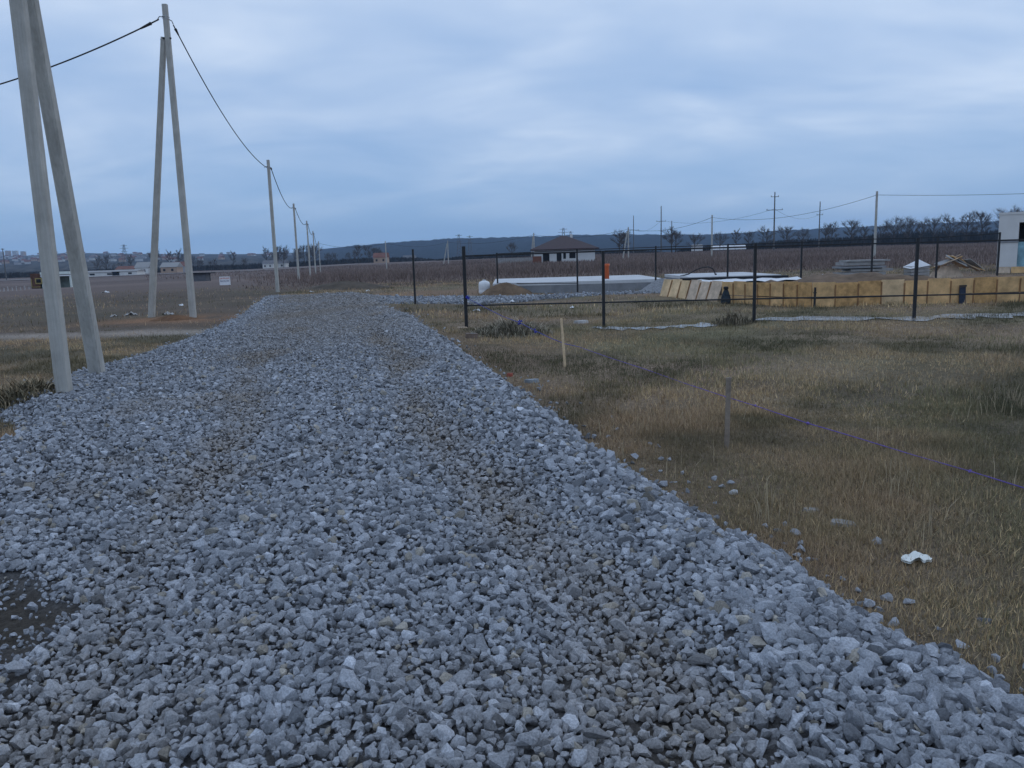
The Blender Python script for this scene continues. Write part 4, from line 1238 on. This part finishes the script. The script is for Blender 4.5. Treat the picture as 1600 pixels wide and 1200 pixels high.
# flat shelter
p = AT(315, 438, 100); p.z = zat(p.x, p.y); k_ = 100 / FOC
t = thing('field_shelter', p, 'low grey shelter with a flat black roof behind the clay-footed A-frame', 'shelter')
MB().box((-.6, .8, .42), (2.3, 1.5, 1.0)).obj('wall', mat('grey_panel', (.13, .135, .15), rough=.8, var=.2, scale=2), t)
MB().box((-.35, .7, .98), (3.1, 2.0, .12)).obj('roof', M_DARKO, t)
MB().box((1.05, .1, .4), (.08, .08, 1.0)).obj('column', M_STEEL, t)
# row of short pale posts
for i in range(9):
    p = AT(-6 + i * 6.5, 462 - i * .75, 84 + i * 2.5); p.z = zat(p.x, p.y)
    o = MB().beam((0, 0, -.2), (0.02 * (i % 3 - 1), 0, .36 + .12 * (i % 2)), (.12, .1), (.10, .08)).obj('marker_post', M_PALE, loc=p)
    tag(o, 'short pale marker post in the row beside the kiosk', 'post', 'short pale posts by the kiosk')

def strip(name, pts_d, wid, material, dz=.05):
    V = []; F = []
    P = []
    for a, b_ in zip(pts_d[:-1], pts_d[1:]):
        for i in range(12):
            f = i / 12; P.append((a[0] + (b_[0] - a[0]) * f, a[1] + (b_[1] - a[1]) * f))
    P.append(pts_d[-1])
    for (px, d_) in P:
        q = FLOOR(px, d_)
        for dd in (-wid / 2, wid / 2):
            V.append((q.x, q.y + dd, zat(q.x, q.y + dd) + dz))
    for i in range(len(P) - 1):
        F.append((2 * i, 2 * i + 2, 2 * i + 3, 2 * i + 1))
    tag(MB().add(V, F).obj(name, material), kind='structure')
M_ROADF = mat('far_asphalt', (0.26, 0.255, 0.25), rough=.9, var=.15, scale=.3)
strip('road', [(-60, 290), (140, 290), (300, 300), (480, 330), (560, 370)], 14, M_ROADF, dz=.35)
strip('path', [(-60, 150), (140, 175), (300, 190), (470, 230)], 4, mat('pale_track', (.16, .14, .125), rough=.95, var=.3, scale=.5), dz=.12)

# ------------------------------------------------------------------ house
p = AT(881, 412, 152); p.z = zat(p.x, p.y) - .1
k_ = 152 / FOC
t = thing('bungalow', p, 'white walled bungalow with a brown hipped roof and empty window openings', 'house', rz=math.radians(-2))
M_ROOF = mat('brown_metal_tile', (0.055, 0.034, 0.036), rough=.6, var=.18, scale=2, spec=.3)
hw = 5.5; hd = 5.0; hh = AT(881, 391, 152).z - p.z; hr = AT(881, 368.5, 152).z - p.z
hh += .25
ops = [(-3.95, -2.75, .1, 1.75), (-1.45, -.55, .1, 1.9), (-.25, .25, .7, 1.9), (.85, 2.0, .75, 1.9)]
xs_ = [-hw] + [v for o_ in ops for v in o_[:2]] + [hw]
for i in range(0, len(xs_), 2):
    MB().box(((xs_[i] + xs_[i + 1]) / 2, -hd + .2, hh / 2 - .2), (xs_[i + 1] - xs_[i], .4, hh + .4)).obj('wall', M_PLASTER, t)
for (a, b_, z0, z1) in ops:
    MB().box(((a + b_) / 2, -hd + .2, (z1 + hh) / 2), (b_ - a - .004, .39, hh - z1)).obj('lintel', M_PLASTER, t)
    MB().box(((a + b_) / 2, -hd + .2, z0 / 2 - .2), (b_ - a - .004, .39, z0 + .4)).obj('sill_wall', M_PLASTER, t)
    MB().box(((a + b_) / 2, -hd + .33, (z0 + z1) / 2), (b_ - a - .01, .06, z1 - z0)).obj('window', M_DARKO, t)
for sx in (-1, 1):
    MB().box((sx * (hw - .2), 0.2, hh / 2 - .2), (.4, hd * 2 - .81, hh + .4)).obj('wall', M_PLASTER, t)
MB().box((0, hd - .2, hh / 2 - .2), (hw * 2 - .81, .4, hh + .4)).obj('wall', M_PLASTER, t)
ov = .75
MB().add([(-hw - ov, -hd - ov, hh), (hw + ov, -hd - ov, hh), (hw + ov, hd + ov, hh), (-hw - ov, hd + ov, hh), (-.5, 0, hr), (.5, 0, hr),
          (-hw - ov, -hd - ov, hh - .18), (hw + ov, -hd - ov, hh - .18), (hw + ov, hd + ov, hh - .18), (-hw - ov, hd + ov, hh - .18)],
         [(0, 1, 5, 4), (1, 2, 5), (2, 3, 4, 5), (3, 0, 4), (6, 7, 1, 0), (7, 8, 2, 1), (8, 9, 3, 2), (9, 6, 0, 3), (9, 8, 7, 6)]).obj('roof', M_ROOF, t)
MB().box((1.5, .4, hr - .15), (.45, .45, .8)).obj('chimney', M_PLASTER, t.children[-1])
MB().box((-5.0, -hd - .6, .55), (1.6, .3, 1.5)).obj('porch_wall', mat('red_brick_wall', (.17, .075, .05), rough=.9, var=.25, scale=5), t)
# low wall left of the house
p = AT(812, 405, 168); p.z = zat(p.x, p.y)
t = thing('garden_wall', p, 'low pale block wall running left from the hip-roofed house', 'wall')
for i in range(5):
    MB().box((-4 + i * 2.0, 0, .45), (1.96, .2, 1.3 + .05 * (i % 2))).obj('panel', M_GREYBLK, t)
MB().box((0, 0, 1.17), (10.1, .3, .08)).obj('coping', M_ROOF, t)
# long white greenhouses beyond the field
p = AT(1137, 389, 330); p.z = zat(p.x, p.y) + .6
t = thing('greenhouse', p, 'long low white greenhouse past the fallow field', 'greenhouse')
for i in range(3):
    b = MB(); V = []; F = []
    for e_ in (0, 1):
        for j in range(9):
            a = math.pi * j / 8; V.append((-6.5 + i * 4.6 + 4.3 * e_, -1.8 * math.cos(a), 1.7 * math.sin(a)))
    F = [(j, j + 1, 9 + j + 1, 9 + j) for j in range(8)] + [tuple(range(8, -1, -1)), tuple(range(9, 18))]
    b.add(V, F).obj('tunnel', M_WHITE, t)
p = AT(1089, 389, 335); p.z = zat(p.x, p.y) + .5
t = thing('shed', p, 'small white shed beside the long greenhouse', 'shed')
MB().box((0, 0, .8), (4, 3, 1.8)).obj('wall', M_PLASTER, t)
MB().add([(-2.2, -1.7, 1.7), (2.2, -1.7, 1.7), (2.2, 1.7, 1.7), (-2.2, 1.7, 1.7), (-2.2, 0, 2.6), (2.2, 0, 2.6)], [(0, 1, 5, 4), (2, 3, 4, 5), (0, 4, 3), (1, 2, 5), (3, 2, 1, 0)]).obj('roof', M_GREYBLK, t)

# ------------------------------------------------------------------ hills, town, woods
SKYL = [(-900, 402), (-400, 400), (0, 402), (60, 400), (130, 395), (240, 396.5), (400, 397), (480, 395), (520, 390), (600, 383), (700, 376), (800, 373), (900, 369.5), (1000, 369), (1100, 369), (1200, 364), (1300, 359), (1450, 352), (1600, 346), (2000, 340), (2600, 335)]
SX = [a for a, _ in SKYL]; SY = [b for _, b in SKYL]
RIDGE = 2600.0
def hill_z(px, d_):
    """height of the far hills at photo column px and forward distance d_"""
    ys = np.interp(px, SX, SY); hz_ = 400 - 0.0288 * (px - 800)
    top = EYE + (hz_ - ys) * RIDGE / FOC
    t = np.clip((d_ - 750) / (RIDGE - 750), 0, 1)
    town = 1 - sst(430, 560, px)
    prof = town * (t ** .9) + (1 - town) * sst(0.35, 1, t)
    z = -6 + (top + 6) * prof
    z = np.where(d_ > RIDGE, top - (d_ - RIDGE) * .08, z)
    return z
def make_hills():
    pxs = np.arange(-900, 2601, 7.0); ds = np.concatenate([np.linspace(720, 2500, 26), np.linspace(2540, 3600, 14)])
    PX, D = np.meshgrid(pxs, ds); sh = PX.shape; PX = PX.ravel(); D = D.ravel()
    X = (PX - 800) / FOC * D * 1.0128; Z = hill_z(PX, D)
    r = np.random.default_rng(3)
    wood = sst(430, 560, PX) * .9 + .15
    Z = Z + wood * (r.random(len(Z)) * 3.2 + 2.0 * np.sin(X * .09) * np.sin(D * .05)) * sst(1500, 2300, D)
    idx = np.arange(len(X)).reshape(sh)
    Q = np.stack([idx[:-1, :-1], idx[:-1, 1:], idx[1:, 1:], idx[1:, :-1]], -1).reshape(-1, 4)
    forest = np.array((0.024, 0.026, 0.023)); townc = np.array((0.075, 0.070, 0.062))
    tw = (1 - sst(430, 560, PX))[:, None]
    C = forest * (1 - tw) + townc * tw * (.6 + .8 * r.random((len(X), 1)))+ forest * 0
    M = attr_mat('far_forest', rough=1, scale=.05, var=.5, bump=0, spec=0.0)
    me = tri_mesh('hills', np.stack([X, D, Z], 1), Q, C, M, smooth=False)
    tag(link('hills', me), kind='structure')
make_hills()
HX = 1.0128
# town houses on the left hillside
M_HW = [mat('house_wall_pale', (.50, .50, .49), var=.1, scale=.3), mat('house_wall_grey', (.36, .35, .36), var=.1, scale=.3), mat('house_wall_warm', (.42, .30, .22), var=.1, scale=.3)]
M_HR = [mat('house_roof_red', (.18, .08, .06), var=.2, scale=.3), mat('house_roof_grey', (.16, .16, .17), var=.2, scale=.3)]
def town_house(w, d_, h, mw, mr):
    t = thing('town_house', (0, 0, 0), 'small far house on the town hillside', 'house', 'houses of the far town hillside')
    MB().box((0, 0, h / 2 - 1), (w, d_, h + 2)).obj('wall', mw, t)
    o = .5
    MB().add([(-w / 2 - o, -d_ / 2 - o, h), (w / 2 + o, -d_ / 2 - o, h), (w / 2 + o, d_ / 2 + o, h), (-w / 2 - o, d_ / 2 + o, h), (-w / 2 - o, 0, h + d_ * .42), (w / 2 + o, 0, h + d_ * .42)],
             [(0, 1, 5, 4), (2, 3, 4, 5), (0, 4, 3), (1, 2, 5), (3, 2, 1, 0)]).obj('roof', mr, t)
    return t
protos = [town_house(8, 7, 3, M_HW[0], M_HR[0]), town_house(11, 7, 3.4, M_HW[0], M_HR[1]), town_house(8, 6, 3, M_HW[1], M_HR[1]), town_house(9, 7, 3, M_HW[2], M_HR[0])]
rt = random.Random(14)
for i in range(120):
    o = protos[i] if i < 4 else copy_tree(protos[rt.randrange(4)])
    px = rt.choice([rt.uniform(0, 470), rt.uniform(0, 300)]); d_ = rt.uniform(1250, 2550)
    o.location = ((px - 800) / FOC * d_ * HX, d_, float(hill_z(np.array([px]), np.array([d_]))[0]) + .3)
    o.rotation_euler = (0, 0, rt.uniform(-.6, .6))
for i, (px, w, h) in enumerate([(30, 13, 17), (41, 11, 19), (52, 12, 18), (64, 10, 15), (108, 26, 8)]):
    d_ = 2560.0
    t = thing('apartment_block', ((px - 800) / FOC * d_ * HX, d_, float(hill_z(np.array([px]), np.array([d_]))[0]) - 2), 'pale apartment block on the town skyline beside the lone dark pole' if i < 4 else 'long low apartment block on the town skyline beside the near pole', 'building', 'apartment blocks on the town skyline')
    MB().box((0, 0, h / 2), (w, 14, h)).obj('wall', M_HW[2] if i % 2 else M_HW[0], t)
    for k in range(3):
        MB().box((0, -7.05, h * (.3 + .25 * k)), (w * .9, .12, h * .09)).obj('window_band', M_HW[1], t)
    MB().box((0, 0, h + .6), (w * 1.02, 14.4, 1.0)).obj('roof', M_HR[1], t)
# houses by the far road
def road_house(px, py_base, d_, w, h, rh, mw, mr, label, name='road_house', cat='house'):
    p = FLOOR(px, d_)
    t = thing(name, p, label, cat)
    MB().box((0, 0, h / 2 - .3), (w, 7, h + .6)).obj('wall', mw, t)
    MB().add([(-w / 2 - .4, -3.9, h), (w / 2 + .4, -3.9, h), (w / 2 + .4, 3.9, h), (-w / 2 - .4, 3.9, h), (-w / 2 - .4, 0, h + rh), (w / 2 + .4, 0, h + rh)], [(0, 1, 5, 4), (2, 3, 4, 5), (0, 4, 3), (1, 2, 5), (3, 2, 1, 0)]).obj('roof', mr, t)
    for sx in (-.28, .22):
        MB().box((sx * w, -3.53, h * .5), (w * .14, .08, h * .4)).obj('window', M_DARKO, t)
M_HWL = mat('whitewash', (.70, .69, .66), var=.08, scale=.5)
road_house(226, 424, 380, 6.0, 2.8, 2.6, M_HWL, M_GREYBLK, 'white gabled house beside the leg of the clay-footed A-frame')
road_house(268, 422, 380, 7.5, 2.6, 2.2, M_HW[2], M_GREYBLK, 'tan house with grey roof between the legs of the clay-footed A-frame')
road_house(282, 420, 420, 7.0, 2.8, 2.4, M_HW[1], M_HR[0], 'grey house with red roof behind the tan roadside house')
road_house(200, 424, 400, 9.0, 2.4, 1.5, M_HW[2], M_HR[0], 'long brown house past the white roadside sheds')
road_house(596, 410, 420, 7, 2.8, 2.4, M_HW[2], M_HR[0], 'orange brown house left of the slim far pole')
road_house(421, 412, 470, 6, 2.6, 2.0, M_HWL, M_HR[1], 'white house among the bare trees behind the plain pole')
road_house(438, 412, 480, 8, 2.6, 2.0, M_HWL, M_HR[1], 'wider white house among the bare trees past the plain pole')
road_house(640, 408, 560, 8, 2.6, 2.2, M_HWL, M_HR[1], 'white house low under the forest hill by the lone post')
for i, (px, w) in enumerate([(165, 14), (200, 10)]):
    road_house(px, 428, 330, w, 1.6, .7, M_HWL, M_GREYBLK, ['long white shed beside the far road', 'shorter white shed next to the long roadside shed'][i], 'roadside_shed', 'shed')

# bare trees
M_BARK = mat('dark_bark', (0.050, 0.043, 0.038), rough=.95, var=.3, scale=3)
M_TWIG = mat('winter_twigs', (0.095, 0.083, 0.075), rough=.95, var=.3, scale=.6)
def tree_meshes(seed, h, spread):
    r = random.Random(seed); tr = MB(); cw = MB()
    def twig(p, d_, l, w):
        s_ = d_.cross(Vector((r.uniform(-1, 1), r.uniform(-1, 1), r.uniform(-1, 1))))
        s_ = s_.normalized() * w if s_.length > .01 else Vector((w, 0, 0))
        mid_ = p + d_ * l * .55 + Vector((0, 0, l * .04))
        cw.add([p - s_, p + s_, mid_ + s_ * .7, mid_ - s_ * .7, p + d_ * l], [(0, 1, 2, 3), (3, 2, 4)])
    def branch(p, d_, l, w, lev):
        q = p + d_ * l
        mid_ = p + d_ * l * .5 + Vector((r.uniform(-1, 1), r.uniform(-1, 1), r.uniform(-.2, .8))) * l * .08
        cw.tube([p, mid_, q], w, 4 if lev < 2 else 3, r1=w * .5, cap=False)
        if lev >= 2:
            for _ in range(7):
                dd = (d_ + Vector((r.uniform(-1, 1), r.uniform(-1, 1), r.uniform(-.5, .9))) * .9).normalized()
                twig(p.lerp(q, r.uniform(.15, 1)), dd, l * r.uniform(.8, 1.5), .018)
            return
        for i in range(5 if lev == 0 else 4):
            dd = (d_ + Vector((r.uniform(-1, 1), r.uniform(-1, 1), r.uniform(-.3, .8))) * .75).normalized()
            branch(p.lerp(q, r.uniform(.35, 1)), dd, l * r.uniform(.45, .7), w * .55, lev + 1)
    zs = [0, .3 * h, .55 * h, .8 * h]
    line = [Vector((0, 0, -.3))] + [Vector((r.uniform(-.03, .03) * h, r.uniform(-.03, .03) * h, z_)) for z_ in zs[1:]]
    tr.tube(line, h * .022, 6, r1=h * .006, cap=False)
    for i in range(11):
        f = .24 + .56 * (i + r.random() * .6) / 11
        a = i * 2.4 + r.uniform(-.4, .4)
        k = min(int(f / .8 * 3), 2); z_ = f * h
        p = line[k].lerp(line[k + 1], min(1, max(0, (z_ - line[k].z) / (line[k + 1].z - line[k].z))))
        up = .7 + 1.1 * (f - .2) + r.uniform(-.1, .4)
        ln = h * spread * (.46 - .26 * abs(f - .48) / .4) * r.uniform(.8, 1.2)
        branch(p, Vector((math.cos(a), math.sin(a), up)).normalized(), ln, h * .010, 0)
    zm = max(v[2] for v in cw.v)
    for m_ in (tr, cw):
        m_.v = [(x * h / zm, y * h / zm, z * h / zm) for (x, y, z) in m_.v]
    return tr, cw
TREES = []
for k in range(7):
    tr, cw = tree_meshes(40 + k, 10.0, [.75, .9, .6, .8, .7, 1.0, .45][k])
    t = thing('bare_tree', (0, 0, 0), 'bare winter tree', 'tree')
    tr.obj('trunk', M_BARK, t); cw.obj('crown', M_TWIG, t)
    TREES.append(t)
used_t = [False] * len(TREES)
def put_tree(k, px, d_, h, label, group, rz=0.0, sx=1.0):
    if used_t[k]:
        o = copy_tree(TREES[k])
    else:
        o = TREES[k]; used_t[k] = True
    p = FLOOR(px, d_)
    o.location = p; s_ = h / 10.0; o.scale = (s_ * sx, s_ * sx, s_); o.rotation_euler = (0, 0, rz)
    tag(o, label, 'tree', group)
    return o
gr = 'bare trees along the right field edge'
RT = random.Random(77)
for i, (px, top, d_, k) in enumerate([(1330, 342, 300, 0), (1395, 338, 300, 1), (1418, 338, 305, 5), (1458, 336, 320, 3), (1482, 333, 300, 4), (1510, 332, 310, 2), (1532, 328, 305, 0), (1572, 322, 300, 1), (1596, 324, 305, 5), (1300, 347, 310, 2), (1290, 350, 330, 6),
                                     (1229, 350, 300, 3), (1197, 352, 310, 4), (1170, 360, 320, 0), (1150, 358, 330, 6), (1125, 362, 310, 1), (1085, 364, 300, 5), (1050, 355, 280, 2), (1056, 358, 290, 3), (968, 358, 260, 4), (975, 360, 270, 0), (800, 378, 330, 5), (1375, 350, 330, 3), (1440, 345, 330, 6), (1625, 326, 305, 3), (1660, 320, 300, 1), (1255, 356, 330, 1), (1350, 352, 325, 6)]):
    h = AT(px, top, d_).z - FLOOR(px, d_).z
    near_ = {15: 0}
    lb = 'bare winter tree in the row along the far edge of the field'
    g_ = gr
    if px in (968, 975): lb, g_ = 'bare tree standing behind the pale A-frame pole past the house', 'bare trees behind the A-frame pole'
    if px in (1050, 1056): lb, g_ = 'bare tree standing behind the thin dark line pole', 'bare trees behind the thin pole'
    if px == 800: lb, g_ = 'round dark bare tree left of the hip-roofed house', None
    if px == 1330: lb, g_ = 'bare tree with open round crown left of the tall pale pole', None
    put_tree(k, px, d_, max(h * 1.08, 4), lb, g_, RT.random() * 6, 1.15 if d_ < 312 else 1.0)
gl = 'bare trees between the roadside poles and the town'
for i in range(44):
    px = RT.uniform(285, 600) if i < 34 else RT.uniform(140, 290); d_ = RT.uniform(420, 560)
    h = RT.choice((7, 8, 9, 11, 14))
    put_tree(RT.randrange(7), px, d_, h, 'slender bare tree in the row between the roadside poles and the town', gl, RT.random() * 6, .85)

# far woods that read as one mass: trunks and twig strokes
def wood(name, px0, px1, d0, d1, h0, h1, n, label, col, seed, wscale=1.0):
    r = np.random.default_rng(seed)
    px = px0 + (px1 - px0) * r.random(n); d_ = d0 + (d1 - d0) * r.random(n)
    X = (px - 800) / FOC * d_ * HX; Y = d_
    Z = base_z(X, Y) - .2
    edge = np.minimum(1, np.minimum(px - px0, px1 - px) / 60 + .35)
    h = (h0 + (h1 - h0) * (.4 * nz(X, Y * 0, .05, 4) + .6 * sst(1250, 1500, px))) * (.55 + .5 * r.random(n)) * edge
    zb3 = Z + h * .55 * r.random(n) * (r.random(n) < .6)
    w = (.25 + .5 * r.random(n)) * wscale
    lean = r.normal(0, 1.1, n)
    V = np.stack([np.stack([X - w, Y, zb3], 1), np.stack([X + w, Y + .4, zb3], 1), np.stack([X + lean, Y + r.normal(0, .5, n), Z + h], 1)], 1).reshape(-1, 3)
    T = np.arange(3 * n).reshape(-1, 3)
    C = np.repeat(np.array(col) * (.6 + .8 * r.random((n, 1))), 3, axis=0)
    M = MATS.get('far_wood') or attr_mat('far_wood', rough=1, scale=.4, var=.3, bump=0, spec=0.0)
    tag(link(name, tri_mesh(name, V, T, C, M)), label, 'wood', kind='stuff')
wood('woodland', 1060, 1800, 340, 400, 3.0, 8.2, 10000, 'dark leafless wood belt behind the right field', (.036, .036, .036), 2)
wood('woodland', 690, 1040, 420, 520, 2.0, 4.5, 3000, 'low dark thicket under the forest hill behind the house', (.040, .038, .036), 4)
wood('woodland', 255, 690, 480, 620, 3.5, 6.0, 7000, 'low dark thicket between the far road and the hills', (.042, .040, .038), 3)
wood('woodland', -120, 290, 420, 560, 3.0, 6.5, 5500, 'dark shrub belt below the town hillside', (.042, .040, .038), 5)

# ------------------------------------------------------------------ haze
b = MB().box((0, 0, 0), (11600, 8400, 150))
hz_o = b.obj('haze', bpy.data.materials.new('haze_air'), loc=(0, 0, 64))
Mh = hz_o.data.materials[0]; Mh.use_nodes = True
t_ = Mh.node_tree; t_.nodes.clear()
oo = t_.nodes.new('ShaderNodeOutputMaterial'); vv = t_.nodes.new('ShaderNodeVolumePrincipled')
vv.inputs['Color'].default_value = (0.48, 0.70, 1.0, 1); vv.inputs['Density'].default_value = 0.00016
vv.inputs['Anisotropy'].default_value = 0.0
t_.links.new(vv.outputs[0], oo.inputs['Volume'])
tag(hz_o, 'thin blue evening haze over the whole plain', 'haze', kind='stuff')
